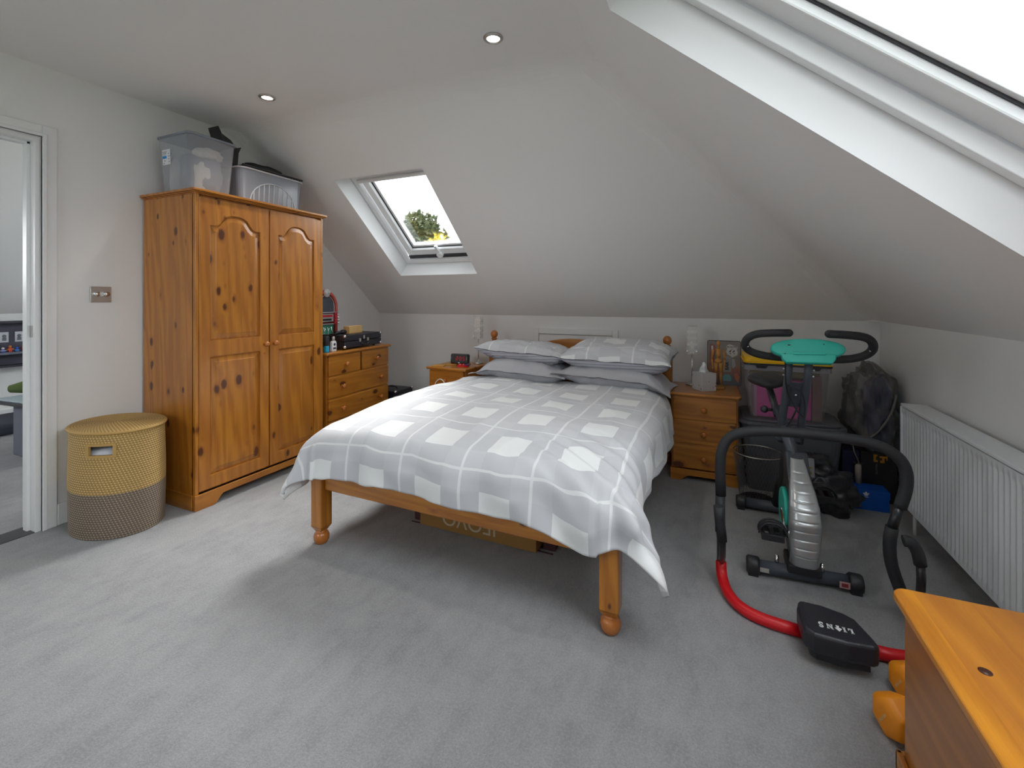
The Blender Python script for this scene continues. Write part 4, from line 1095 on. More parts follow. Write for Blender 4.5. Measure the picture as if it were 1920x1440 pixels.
def text(name, s, size, mat, parent, mtx, ext=.0006, spacing=1.0, bold=0):
    c = bpy.data.curves.new(name, 'FONT'); c.body = s; c.size = size; c.align_x = 'CENTER'; c.align_y = 'CENTER'; c.extrude = ext; c.space_character = spacing; c.offset = bold
    tmp = bpy.data.objects.new('tmp', c); COL.objects.link(tmp)
    bpy.context.view_layer.update()
    me = bpy.data.meshes.new_from_object(tmp.evaluated_get(bpy.context.evaluated_depsgraph_get()))
    bpy.data.objects.remove(tmp); me.transform(mtx); me.materials.clear(); me.materials.append(mat)
    o = bpy.data.objects.new(name, me); COL.objects.link(o); o.parent = parent; return o
# tin sign leaning on the wall
t = thing('tin_sign', (.095, 3.575, zr), 'small tin sign with a route 66 shield and BAR lettering, leaning behind the mannequin', 'sign')
S = Matrix.Rotation(R(-7), 4, 'X')
N = NT('tin_sign_paint'); o = N.obj(); sp = N.n('ShaderNodeSeparateXYZ', {0: o}).outputs
v = N.m('DIVIDE', sp[2], .31); base = N.ramp(v, [(0, (.05, .06, .08)), (.18, (.12, .09, .09)), (.35, (.42, .12, .04)), (.5, (.33, .25, .17)), (1, (.25, .22, .21))])
base = N.mix(N.m('MULTIPLY', N.noise(o, 35, 4), .5), base, (.10, .08, .08, 1)); N.set(color=base, rough=.3)
pts = rounded(-.108, .108, 0, .315, .012)
sg = MB(S).prism(pts, -.001, .001, 'y').build('plate', N.mat, t, world=False)
m = MB(S)
L = rounded(-.108, .108, 0, .315, .012); m.tube([(x, 0, z) for x, z in L], .003, 6, cyc=True); m.build('rolled_edge', plain('dark_edge', (.06, .05, .05, 1), .3), t, world=False)
def plate2(nm, poly, mat, d=.0018):
    return MB(S).prism(poly, -.001-d, -.001, 'y').build(nm, mat, t, world=False)
shield = [(.020, .285), (.040, .292), (.062, .283), (.085, .280), (.088, .268), (.082, .255), (.090, .235), (.086, .215), (.066, .205), (.055, .196), (.042, .207), (.020, .220), (.013, .238), (.022, .258), (.016, .272)]
plate2('route_shield', shield, plain('cream_print', (.60, .58, .55, 1), .4))
T = lambda x, z: S @ Matrix.Translation((x, -.0032, z)) @ Matrix.Rotation(R(90), 4, 'X')
text('shield_lettering', 'ROUTE', .020, M['black'], t, T(.052, .272), bold=.0004); text('shield_lettering', 'US', .012, M['black'], t, T(.052, .256)); text('shield_lettering', '66', .046, M['black'], t, T(.053, .231), bold=.0016)
bp = [(-.005, .205), (.045, .203), (.047, .095), (-.005, .092)]
plate2('bar_board', bp, plain('grey_print', (.30, .31, .32, 1), .4)); text('bar_lettering', 'BAR', .032, M['black'], t, T(.020, .135) @ Matrix.Rotation(R(90), 4, 'Z'), bold=.001)
plate2('figure_print', [(-.095, .29), (-.06, .285), (-.055, .26), (-.07, .12), (-.098, .14)], plain('red_print', (.28, .07, .06, 1), .4)); plate2('white_print', [(-.085, .275), (-.072, .28), (-.068, .22), (-.082, .215)], plain('cream_print_b', (.6, .55, .52, 1), .4), .0022)
plate2('car_print', [(-.01, .055), (.0, .075), (.03, .078), (.045, .062), (.05, .045), (.045, .03), (-.005, .03)], plain('teal_print', (.10, .32, .33, 1), .3)); plate2('stool_print', [(.065, .08), (.085, .09), (.10, .06), (.09, .02), (.07, .05)], plain('orange_print', (.5, .12, .04, 1), .3))
plate2('coat_print', [(.05, .19), (.07, .185), (.075, .14), (.06, .12), (.05, .13)], plain('pale_print', (.42, .40, .40, 1), .4))

# ================================================================== exercise bike
def W(m, nm, mat, t, **k): return m.build(nm, mat, t, world=True, **k)
t = thing('exercise_bike', (.35, 2.55, 0), 'folding exercise bike with silver ribbed housing and turquoise console, in the right corner', 'exercise bike')
def stabiliser(y0, y1, x0, x1, nm):
    m = MB(); m.tube([(x0+.04, y0, .036), (x1-.04, y1, .036)], .027, 20); s = W(m, nm, M['greymetal'], t)
    for (xa, xb, ya, yb) in ((x0, x0+.05, y0, y0), (x1-.05, x1, y1, y1)):
        m = MB(); m.tube([(xa, ya, .037), (xa+.008, ya, .037), (xb-.008, yb, .037), (xb, yb, .037)], [.030, .0365, .0365, .033], 22); m.box(xa+.006, xb-.006, ya-.028, ya+.028, .0, .02)
        childw(W(m, 'end_cap', M['black'], t), s)
    return s
s1 = stabiliser(2.232, 2.255, .148, .570, 'front_stabiliser')
s2 = stabiliser(2.900, 2.900, .139, .545, 'rear_stabiliser')
m = MB(); m.cbox((.205, 2.2055, .036), (.055, .002, .018)); childw(W(m, 'rating_sticker', plain('sticker_grey', (.45, .43, .40, 1), .5), t), s1)
m = MB(); m.cbox((.503, 2.2205, .036), (.036, .002, .026)); childw(W(m, 'warning_sticker', plain('sticker_pink', (.50, .30, .30, 1), .5), t), s1)
m = MB(); m.cbox((.503, 2.219, .036), (.022, .002, .014)); childw(W(m, 'sticker_emblem', plain('sticker_red', (.25, .03, .04, 1), .5), t), s1)
for x in (.265, .43): m = MB(); m.cyl((x, 2.243, .06), (x, 2.243, .088), .009, 8); m.ball((x, 2.243, .088), .009, 8); childw(W(m, 'dome_nut', M['chrome'], t), s1)
# housing: side shells and the ribbed front spine
prof = [(2.215, .055), (2.200, .12), (2.205, .26), (2.200, .27), (2.235, .335), (2.30, .39), (2.375, .455), (2.42, .50), (2.475, .475), (2.47, .38), (2.50, .32), (2.52, .25), (2.50, .17), (2.44, .11), (2.36, .08), (2.32, .055)]
W(MB().prism(prof, .318, .408, 'x'), 'side_shell', plain('charcoal_shell', srgb(58, 62, 70), .4), t, bev=.012, bs=3)
# spine follows the front edge
sp = [(2.213, .085, .052), (2.194, .14, .050), (2.198, .20, .056), (2.190, .265, .058), (2.212, .325, .054), (2.26, .375, .046), (2.325, .425, .034), (2.395, .475, .026)]
def spine(a, b):
    f = b*(len(sp)-1); i = min(int(f), len(sp)-2); q = f-i; q2 = q
    p0, p1 = sp[i], sp[i+1]; y, z, w_ = [p0[k]+(p1[k]-p0[k])*q2 for k in range(3)]
    cx = .363+.0*b; u = 2*a-1
    rib = 0
    if .12 < b < .93:
        k = (b*12) % 1.0; rib = -.004*max(0, 1-abs(k-.5)*9)
    return (cx+u*w_, y-.010*(1-u*u)-.006+abs(u)**6*.022+(-rib)*(abs(u) < .8), z+.0)
m = MB(); m.grid(spine, 20, 150, True); o = W(m, 'ribbed_spine', M['silver'], t, recalc=False); so = o.modifiers.new('t', 'SOLIDIFY'); so.thickness = .006; so.offset = 0
W(MB().prism([(2.205, .045), (2.20, .085), (2.33, .09), (2.33, .045)], .300, .425, 'x'), 'housing_foot', M['black'], t, bev=.008)
m = MB(); m.lathe([(.10, .300), (.105, .306), (.105, .318)], (0, 2.375, .235), 'x', 40); d1 = W(m, 'crank_disc', M['turq'], t)
m = MB(); m.lathe([(.105, .408), (.105, .42), (.10, .426)], (0, 2.375, .235), 'x', 40); W(m, 'crank_disc', M['turq'], t)
def crank(x, sgn, ex, ez, px):
    m = MB(); m.cyl((x, 2.375, .235), (x-sgn*.025 if 0 else x+sgn*.02, 2.375, .235), .016)
    m.tube([(x+sgn*.012, 2.375, .235), (x+sgn*.018, 2.375+ex*.5, .235+ez*.5), (x+sgn*.022, 2.375+ex, .235+ez)], [.013, .009, .012], 12)
    c = W(m, 'crank_arm', M['chrome'] if sgn < 0 else M['black'], t)
    m = MB(); cx, cy, cz = x+sgn*.075, 2.375+ex, .235+ez
    m.cyl((x+sgn*.02, cy, cz), (cx, cy, cz), .008)
    m.box(cx-.042, cx+.042, cy-.05, cy-.036, cz-.014, cz+.014); m.box(cx-.042, cx+.042, cy+.036, cy+.05, cz-.014, cz+.014)
    m.box(cx-.042, cx-.028, cy-.036, cy+.036, cz-.014, cz+.014); m.box(cx+.028, cx+.042, cy-.036, cy+.036, cz-.014, cz+.014); m.box(cx-.01, cx+.01, cy-.036, cy+.036, cz-.012, cz+.012)
    p = W(m, 'pedal', M['black'], t, bev=.003)
    m = MB(); 
    arc = [(cx+sgn*.0+.052*math.cos(a), cy-.02, cz+.012+.048*math.sin(a)) for a in [math.pi*i/12 for i in range(13)]]
    for dy in (-.025, .0, .02): m.tube([(p_[0], p_[1]+dy, p_[2]) for p_ in arc], .004, 6)
    m.grid(lambda a, b: (cx+.052*math.cos(math.pi*a), cy-.045+.05*b, cz+.012+.048*math.sin(math.pi*a)), 12, 2); childw(W(m, 'pedal_strap', M['black'], t), c)
crank(.318, -1, -.165, -.035, 0); crank(.408, 1, .165, .035, 0)
# front leg up to the saddle, rear legs up to the bars (an X frame)
W(MB().tube([(.352, 2.42, .47), (.335, 2.60, .585), (.325, 2.68, .635)], .024, 18), 'front_frame', M['greymetal'], t)
m = MB(); m.tube([(.318, 2.66, .60), (.308, 2.735, .66), (.292, 2.80, .735)], .017, 16); st_post = W(m, 'saddle_post', plain('dark_tube', (.05, .05, .055, 1), .3), t)
m = MB(); m.cyl((.30, 2.69, .622), (.27, 2.69, .622), .008); m.ball((.262, 2.69, .622), .019, 12); childw(W(m, 'locking_knob', M['black'], t), st_post)
def saddle(a, b):
    u = 2*math.pi*a; v = b
    w_ = (.095-.055*max(0, math.cos(u+math.pi/2))**1) ; l = .13
    k = math.sin(math.pi*v)**.55
    x = .290+(.098 if True else 0)*math.cos(u)*k*(1-.45*max(0, -math.sin(u))); y = 2.81+.125*math.sin(u)*k; z = .757-.030*math.cos(math.pi*v)+.010*math.sin(u)*k
    return (x, y, z)
m = MB(); m.grid(saddle, 36, 14, True, cu=True); W(m, 'saddle', plain('saddle_vinyl', (.03, .03, .033, 1), .5), t, weld=True)
m = MB(); m.tube([(.340, 2.90, .05), (.352, 2.73, .28), (.362, 2.60, .50)], .024, 18); W(m, 'rear_frame', plain('dark_frame', (.04, .04, .046, 1), .3), t)
W(MB().cbox((.357, 2.60, .53), (.105, .045, .07)), 'pivot_bracket', M['greymetal'], t, bev=.006)
for x, xt in ((.322, .334), (.402, .412)):
    m = MB(); m.tube([(x+.004, 2.605, .49), (x+.004, 2.56, .60), (xt, 2.45, .82), (xt, 2.415, .905)], .0165, 14); m.ball((xt, 2.41, .912), .0165, 12); W(m, 'handlebar_post', M['greymetal'], t)
pl = W(MB().cbox((.372, 2.495, .745), (.066, .006, .14), rx=R(26)), 'cross_plate', M['greymetal'], t, bev=.002)
childw(W(MB().ball((.372, 2.485, .745), .007, 10), 'bolt', M['chrome'], t), pl)
m = MB()
for x in (.315, .431):
    for z, y in ((.845, 2.43), (.875, 2.42)): m.ball((x, y, z), .0055, 8)
W(m, 'side_screw', M['chrome'], t)
m = MB(); m.tube([(.310, 2.345, .955), (.312, 2.35, .90), (.318, 2.40, .82), (.335, 2.45, .75), (.37, 2.46, .68), (.40, 2.47, .645)], .0035, 8, smooth=2)
m.tube([(.33, 2.42, .80), (.36, 2.40, .79), (.39, 2.43, .77), (.405, 2.45, .70), (.40, 2.46, .66)], .0025, 8, smooth=2)
m.tube([(.375, 2.47, .69), (.36, 2.50, .63), (.335, 2.52, .575)], .004, 8, smooth=2); W(m, 'sensor_cable', M['black'], t)
# console seen from behind
Cm = Matrix.Translation((.397, 2.375, .972)) @ Matrix.Rotation(R(-24), 4, 'X') @ Matrix.Rotation(R(-1.5), 4, 'Y')
def ell(a, b, n=40, e=2.5): return [(a*math.copysign(abs(math.cos(q))**(2/e), math.cos(q)), b*math.copysign(abs(math.sin(q))**(2/e), math.sin(q))) for q in [2*math.pi*i/n for i in range(n)]]
cs = MB(Cm).prism(ell(.142, .046, e=2.2), -.018, .012, 'y').build('console', M['turq'], t, bev=.007, bs=3)
childw(MB(Cm).prism(ell(.140, .045, e=2.2), .0125, .026, 'y').build('display_face', plain('display_grey', srgb(62, 66, 74), .35), t, bev=.004), cs)
childw(MB(Cm).prism([(-.085, -.068), (.085, -.068), (.10, -.05), (.105, -.025), (-.105, -.025), (-.10, -.05)], -.022, .010, 'y').build('console_bracket', M['turq'], t, bev=.005), cs)
childw(MB(Cm).box(-.06, .065, -.029, -.018, -.032, -.020).build('bracket_ridge', M['turq'], t, bev=.003), cs)
childw(MB(Cm).box(-.075, -.064, -.020, -.0175, .012, .016).build('jack_socket', M['black'], t), cs); childw(MB(Cm).box(.06, .066, -.020, -.0175, .018, .021).build('screw_hole', M['black'], t), cs)
def bars(sg):
    cx = .397; e = lambda x, y, z: (cx+sg*x, y, z-.0*sg)
    L = [e(.0, 2.43, .925), e(.10, 2.43, .925), e(.175, 2.43, .932), e(.225, 2.42, .95), e(.248, 2.40, .98), e(.238, 2.37, 1.015), e(.205, 2.345, 1.038), e(.14, 2.335, 1.045), e(.075, 2.33, 1.047)]
    m = MB(); m.tube(L, .0175, 16, smooth=2); m.ball(L[-1], .0175, 14); b_ = W(m, 'foam_handlebar', M['foam'], t)
    m = MB(); m.ball(e(.232, 2.385, .975), .004, 8); childw(W(m, 'grip_screw', M['chrome'], t), b_)
bars(-1); bars(1)

# ================================================================== ab roller
t = thing('ab_roller', (.35, 2.0, 0), 'black and red tubular ab roller with a padded headrest, in front of the exercise bike', 'ab roller')
def TB(L, r, nm, mat, n=16, **k): return W(MB().tube(L, r, n, **k), nm, mat, t)
Ly = 2.10
TB([(.044, Ly, .085), (.044, Ly, .25), (.043, Ly, .38)], .0165, 'side_tube', M['tubeblack'])
ga = [(.043, Ly, .37), (.040, Ly, .50), (.046, Ly, .565), (.075, Ly, .622), (.13, Ly, .648), (.22, Ly, .662), (.36, Ly, .668), (.50, Ly, .664), (.585, Ly, .650), (.635, Ly, .620), (.662, Ly, .575), (.663, Ly, .51), (.650, Ly, .455), (.643, Ly, .43)]
TB(ga, .0205, 'foam_top_grip', M['foam'], smooth=2)
TB([(.645, Ly, .44), (.628, Ly, .38), (.618, Ly, .345)], .0165, 'side_tube', M['tubeblack'])
TB([(.620, Ly, .352), (.612, Ly, .30), (.614, Ly, .23), (.632, Ly, .16), (.652, Ly-.01, .10), (.675, Ly-.03, .055)], .0205, 'foam_lower_sleeve', M['foam'], smooth=1)
TB([(.041, Ly-.005, .37), (.040, Ly-.01, .22)], .019, 'foam_lower_sleeve', M['foam'])
TB([(.670, Ly-.025, .06), (.685, 2.02, .030), (.685, 1.95, .024), (.66, 1.90, .022)], .0165, 'side_tube', M['tubeblack'], smooth=1)
# red rocker tube
TB([(.044, Ly, .092), (.045, 2.088, .050), (.055, 2.04, .027), (.075, 1.975, .022), (.12, 1.915, .021), (.19, 1.885, .021), (.30, 1.875, .021)], .021, 'red_rocker', M['red'], smooth=2)
TB([(.49, 1.862, .024), (.56, 1.868, .022), (.62, 1.885, .021), (.66, 1.90, .021)], .021, 'red_rocker', M['red'], smooth=1)
TB([(.29, 1.875, .024), (.50, 1.862, .026)], .014, 'cross_tube', M['tubeblack'])
# inner handles
TB([(.046, 2.09, .10), (.047, 2.0, .17), (.045, 1.96, .28)], .013, 'handle_tube', M['tubeblack'], smooth=1)
TB([(.045, 1.965, .245), (.036, 1.95, .33), (.032, 1.95, .385)], .0185, 'handle_grip', M['foam'], smooth=1)
TB([(.665, 2.06, .04), (.657, 1.98, .14), (.655, 1.95, .24), (.652, 1.95, .31)], .013, 'handle_tube', M['tubeblack'], smooth=1)
TB([(.652, 1.95, .300), (.645, 1.95, .345), (.625, 1.95, .375), (.606, 1.95, .372)], .0185, 'handle_grip', M['foam'], smooth=2)
pad = [(.292, 1.905), (.36, 1.905), (.425, 1.885), (.452, 1.865), (.482, 1.775), (.488, 1.745), (.470, 1.733), (.40, 1.722), (.31, 1.728), (.283, 1.752), (.281, 1.86)]
pd = W(MB().prism(inset(pad, .0), .050, .118, 'z'), 'headrest', M['vinyl'], t, bev=.014, bs=4)
W(MB().prism(inset(pad, .02), .022, .051, 'z'), 'headrest_base', M['black'], t, bev=.004)
# LIONS lettering, slab serifs, read from the far side
Lm = Matrix.Translation((.374, 1.797, .1183)) @ Matrix.Rotation(R(180+1.5), 4, 'Z') @ Matrix.Diagonal((.80, 1.2, 1, 1))
m = MB(Lm)
def bar(x0, x1, y0, y1): m.box(x0, x1, y0, y1, 0, .0009)
def quad(pts): m.prism(pts, 0, .0009, 'z')
h = .020
def serif(x, y, w_=.011): bar(x-w_/2, x+w_/2, y, y+.0030)
x = -.062; bar(x-.0032, x+.0032, 0, h); serif(x, h-.003); bar(x-.005, x+.013, 0, .0035); bar(x+.0095, x+.013, 0, .0085)          # L
x = -.036; bar(x-.0032, x+.0032, 0, h); serif(x, 0); serif(x, h-.003)                                                           # I
x = -.015; quad([(x, h+.003), (x+.0125, h*.52), (x+.003, h*.36), (x+.006, -.001), (x-.006, -.001), (x-.003, h*.36), (x-.0125, h*.52)])                                # leaf in place of the O
x = .007; bar(x-.0017, x+.0017, 0, h); serif(x, 0, .009); bar(x+.0135, x+.0165, 0, h); serif(x+.015, h-.003, .009); quad([(x-.004, h), (x+.002, h), (x+.0165, 0), (x+.0115, 0)])   # N
x = .038
S_ = [(x+.013, h*.82), (x+.009, h*.97), (x+.004, h*.95), (x+.001, h*.78), (x+.004, h*.60), (x+.010, h*.44), (x+.0135, h*.25), (x+.010, h*.05), (x+.004, .0), (x-.0005, h*.16)]
m.tube([(a, b, .0004) for a, b in S_], .0028, 6, smooth=1, flat=.3); bar(x-.0018, x+.0002, 0, h*.3); bar(x+.013, x+.015, h*.7, h)
childw(m.build('lettering', M['print'], t), pd)

# ================================================================== corner clutter
t = thing('storage_tub', (.455, 3.385, 0), 'large dark grey storage tub with a lid, behind the exercise bike', 'storage tub')
tub(t, None, .54, .40, .425, M['tub'], .86, r=.06); lidm(t, .56, .42, .432, M['tub'], .03, .07)
t = thing('clear_tub', (.437, 3.385, .4485), 'clear plastic tub with a bright yellow lid, on top of the grey tub', 'storage tub')
tub(t, None, .46, .33, .335, M['clear3'], .86, r=.04)
m = MB(); m.prism(rounded(-.24, .24, -.175, .175, .035), .345, .352, 'z'); m.prism(rounded(-.235, .235, -.17, .17, .035), .352, .384, 'z'); m.build('lid', M['yellow'], t, world=False, bev=.005, bs=3)
MB().prism(rounded(-.238, .238, -.173, .173, .035), .333, .346, 'z').build('lid_seal', M['black'], t, world=False)
MB().prism(rounded(-.234, .234, -.169, .169, .035), .300, .333, 'z').build('tub_rim', cloudy('rim_plastic', (.36, .36, .40, 1), .6), t, world=False, bev=.003)
for x in (-.14, .14): MB().prism([(-.035, .333), (.035, .333), (.025, .316), (-.025, .316)], -.176, -.169, 'y', m=Matrix.Translation((x, 0, 0))).build('lid_clip', M['black'], t, world=False)
t = thing('magenta_folder_box', (.425, 3.37, .4525), 'magenta plastic box inside the clear yellow lidded tub', 'box')
MB().box(-.165, .145, -.11, .11, 0, .235).build('box_body', M['magenta'], t, world=False, bev=.006)
MB().box(-.167, -.150, -.112, .112, 0, .20).build('pale_spine', plain('pink_spine', srgb(170, 120, 150), .5), t, world=False)
t = thing('brown_files', (.598, 3.37, .4525), 'brown and grey files standing at the right end of the clear tub', 'files')
MB().box(-.022, .028, -.10, .10, 0, .27).build('file', plain('brown_card', srgb(110, 80, 68), .7), t, world=False)
t = thing('folded_fabric', (.437, 3.38, .69), 'yellow and grey fabric folded on top inside the clear tub', 'fabric')
crumple('fabric_fold', plain('ochre_fabric', srgb(120, 112, 70), .9), t, (0, 0, .035), (.36, .24, .075), 4, .2)

t = thing('wire_waste_bin', (.262, 3.055, 0), 'round wire mesh waste bin beside the right bedside chest', 'waste bin')
m = MB(); NB = 40; r0, r1, hB = .095, .132, .285
def bp(a, z): r_ = r0+(r1-r0)*z/hB; return (r_*math.cos(a), r_*math.sin(a), z)
for sg in (1, -1):
    for i in range(NB):
        a = 2*math.pi*i/NB; m.tube([bp(a+sg*.9*k/6, .006+(hB-.006)*k/6) for k in range(7)], .00075, 4, caps=False)
ms = m.build('wire_mesh', plain('bin_wire', (.20, .20, .21, 1), .35, .6), t, world=False); ms['kind'] = 'stuff'
for nm, r_, z, k in (('rim', r1, hB, .0035), ('base_ring', r0, .004, .0035)):
    MB().tube([(r_*math.cos(2*math.pi*i/48), r_*math.sin(2*math.pi*i/48), z) for i in range(48)], k, 8, cyc=True).build(nm, M['steel'] if nm == 'rim' else M['black'], t, world=False)
MB().lathe([(1e-6, .002), (r0, .002), (r0, .004), (1e-6, .005)]).build('bin_base', M['black'], t, world=False)

t = thing('bin_bag', (.60, 3.06, 0), 'crumpled dark plastic bag on the floor in front of the grey tub', 'bag')
crumple('bag_body', M['darkbag'], t, (0, 0, .115), (.26, .20, .24), 2, .45, 5)
crumple('bag_neck', M['darkbag'], t, (-.05, -.0, .24), (.16, .13, .12), 7, .5, 4)
t = thing('printed_packet', (.492, 2.932, .225), 'small pale packet with a yellow printed panel, against the dark bag', 'packet')
pk = MB().cbox((0, 0, .045), (.068, .016, .10), rx=R(-8)); o = pk.build('packet_body', plain('packet_grey', srgb(150, 152, 158), .4), t, world=False, bev=.004)
m = MB(Matrix.Translation((0, 0, .045)) @ Matrix.Rotation(R(-8), 4, 'X'))
rr = random.Random(4)
for i in range(14): x, z = rr.uniform(-.024, .018), rr.uniform(-.036, .004); m.box(x, x+.009, -.0092, -.0082, z, z+.008)
childw(m.build('yellow_print', plain('packet_yellow', srgb(170, 150, 60), .4), t, world=False), o)

t = thing('bagged_rucksack', (.905, 3.43, .30), 'blue rucksack wrapped in smoky plastic, leaning in the right corner', 'bag', None, R(0))
crumple('rucksack', plain('blue_nylon', srgb(40, 62, 130), .45), t, (.035, 0, .22), (.13, .20, .40), 3, .18)
crumple('plastic_wrap', M['bagplastic'], t, (-.005, 0, .225), (.235, .30, .47), 12, .35, 5, fr=2.2)
m = MB(); m.tube([(-.09, -.15, .05), (-.02, -.165, .10), (.06, -.15, .22), (.09, -.13, .34)], .006, 8, smooth=2); m.build('strap', plain('grey_strap', srgb(110, 108, 105), .5), t, world=False)
t = thing('dark_crate', (.90, 3.50, 0), 'dark storage crate in the corner under the bagged rucksack', 'crate')
MB().box(-.11, .12, -.12, .14, 0, .295).build('crate_body', plain('dark_crate_paint', (.03, .03, .035, 1), .6), t, world=False, bev=.006)
t = thing('shoe_box', (.822, 3.205, 0), 'blue cardboard shoe box with a white three-leaf emblem, on the floor by the radiator', 'box', None, R(1))
blu = plain('blue_card', srgb(10, 92, 190), .5)
MB().box(-.098, .098, -.05, .06, 0, .09).build('box_body', blu, t, world=False, bev=.001)
ld = MB().box(-.101, .101, -.053, .063, .072, .113).build('lid', blu, t, world=False, bev=.0015)
m = MB(Matrix.Translation((-.01, -.0535, .085)) @ Matrix.Rotation(R(90), 4, 'X'))
def leaf(a, l, w_):
    pts = []
    for i in range(9): s = i/8; pts.append((w_*math.sin(math.pi*s)**.8*(.6+.6*s), l*s))
    pts += [(-x, y) for x, y in pts[::-1][1:-1]]
    c, s_ = math.cos(a), math.sin(a); m.prism([(x*c-y*s_, x*s_+y*c) for x, y in pts], 0, .0008, 'z')
leaf(0, .021, .0055); leaf(R(48), .019, .005); leaf(R(-48), .019, .005)
for i in range(3): m.box(-.0085, .0085, .001-.0028*i, .0024-.0028*i, 0, .0011)
m.box(-.012, .012, -.0115, -.0095, 0, .0008)
childw(m.build('trefoil_emblem', M['print'], t, world=False), ld)
t = thing('clamp_box', (.902, 3.335, 0), 'black upright box with a yellow clamp picture, behind the blue shoe box', 'box', None, R(1))
MB().box(-.078, .095, -.035, .035, 0, .293).build('box_body', plain('black_card', (.02, .017, .02, 1), .5), t, world=False, bev=.001)
m = MB(Matrix.Translation((.012, -.0355, .26)) @ Matrix.Rotation(R(90), 4, 'X'))
m.box(-.028, -.016, -.020, .018, 0, .0008); m.box(-.028, -.010, .010, .020, 0, .0008); m.box(-.024, -.008, -.024, -.012, 0, .0008)
m.box(.004, .024, -.026, -.012, 0, .0008); m.box(.013, .024, -.024, .012, 0, .0008); m.box(.0, .036, .003, .013, 0, .0008); m.box(.034, .038, -.010, .022, 0, .0008)
m.build('clamp_print', plain('clamp_yellow', srgb(190, 135, 25), .5), t, world=False)
text('box_lettering', 'CLUTTON', .013, plain('grey_lettering', (.20, .20, .19, 1), .5), t, Matrix.Translation((-.001, -.0362, .195)) @ Matrix.Rotation(R(90), 4, 'X') @ Matrix.Rotation(R(90), 4, 'Z'))
t = thing('cardboard_tube', (.80, 3.25, .1135), 'cream cardboard tube with a loose strap standing on the blue shoe box', 'tube')
MB().cyl((0, 0, 0), (0, 0, .115), .0165, 20).build('tube_body', plain('cream_card', srgb(165, 152, 140), .6), t, world=False)
m = MB(); m.tube([(.006, 0, .115), (-.004, .0, .145), (-.02, .0, .185), (-.026, .01, .24)], .011, 10, flat=.25); m.build('strap', plain('cream_strap', srgb(165, 155, 145), .7), t, world=False)
m = MB(); m.ball((.016, -.005, .118), .011, 10); m.ball((-.016, .0, .116), .011, 10); m.build('clip', M['black'], t, world=False)
t = thing('navy_box', (.775, 3.335, 0), 'navy blue box half hidden between the grey tub and the black clamp box', 'box')
MB().box(-.045, .040, -.05, .05, 0, .29).build('box_body', plain('navy_card', (.012, .015, .06, 1), .5), t, world=False, bev=.001)
m = MB()
for i in range(3): m.box(-.04, .036, -.0515, -.05, .128-.010*i, .1305-.010*i)
m.build('white_stripes', plain('grey_stripe', (.25, .26, .30, 1), .5), t, world=False)

# ---- dumb-bells behind the pine chest
def dumb():
    t = thing('dumbbell', (0, 0, 0), '', 'dumbbell', 'orange hex dumbbells behind the pine chest')
    for y in (0, .17):
        s = -1 if y == 0 else 1
        hx = lambda r: [(r*math.cos(R(60*i+30)), r*math.sin(R(60*i+30))) for i in range(6)]
        m = MB(); L = []
        for d, r_ in ((-.040, .040), (-.026, .059), (.026, .059), (.040, .036)):
            L.append([m.v((x, y+d*(1 if s < 0 else -1), z+.0512)) for x, z in hx(r_)])
        for a, b in zip(L, L[1:]):
            for i in range(6): m.face([a[i], a[(i+1) % 6], b[(i+1) % 6], b[i]])
        m.face(L[0]); m.face(L[-1]); m.build('hex_head', M['dumb'], t, world=False, bev=.010, bs=4, smooth=True)
    MB().tube([(0, .02, .0512), (0, .05, .0512), (0, .08, .0512), (0, .12, .0512), (0, .15, .0512)], [.018, .014, .016, .014, .018], 16).build('handle', M['dumb'], t, world=False)
    m = MB(Matrix.Translation((0, -.0405, .0512)) @ Matrix.Rotation(R(90), 4, 'X') @ Matrix.Rotation(R(60), 4, 'Z'))
    for i, w_ in enumerate((.004, .003, .002, .003, .002)): m.box(-.018+i*.008, -.018+i*.008+w_, -.004, .002, 0, .0006)
    m.build('weight_marking', plain('cream_marking', (.6, .5, .3, 1), .5), t, world=False)
    return t
d = dumb(); d.matrix_basis = Matrix.Translation((.472, 1.560, 0)) @ Matrix.Rotation(R(-66), 4, 'Z'); d['label'] = 'orange hexagonal dumbbell on the carpet, the nearer one beside the pine chest'
d2 = copy_tree(d); d2.matrix_basis = Matrix.Translation((.553, 1.715, 0)) @ Matrix.Rotation(R(-66), 4, 'Z'); d2['label'] = 'orange hexagonal dumbbell on the carpet, the farther one, partly behind its twin'

# ---- flat box under the bed
t = thing('under_bed_box', (-1.07, 2.25, 0), 'flat tan cardboard box with pale upside-down lettering under the bed', 'box', None, R(-1))
MB().box(-.33, .33, -.26, .26, .006, .125).build('carton', plain('tan_card', srgb(150, 110, 58), .8, var=.08), t, world=False, bev=.003)
text('box_lettering', 'IEOVO', .105, plain('pale_lettering', (.50, .42, .30, 1), .8), t, Matrix.Translation((-.035, -.2602, .075)) @ Matrix.Rotation(R(90), 4, 'X') @ Matrix.Rotation(R(180), 4, 'Z'))
t = thing('storage_tray', (-1.07, 2.28, 0), 'dark red fabric tray under the tan box below the bed', 'tray')
m = MB(); m.box(-.40, -.34, -.24, .26, .0, .07); m.box(.34, .40, -.24, .26, .0, .07); m.box(-.40, .40, .262, .27, 0, .07); m.box(-.40, .40, -.27, -.262, 0, .004); m.box(-.34, .34, -.24, .26, 0, .0045); m.build('tray_body', plain('dark_red_cloth', (.06, .02, .025, 1), .8), t, world=False, bev=.002)

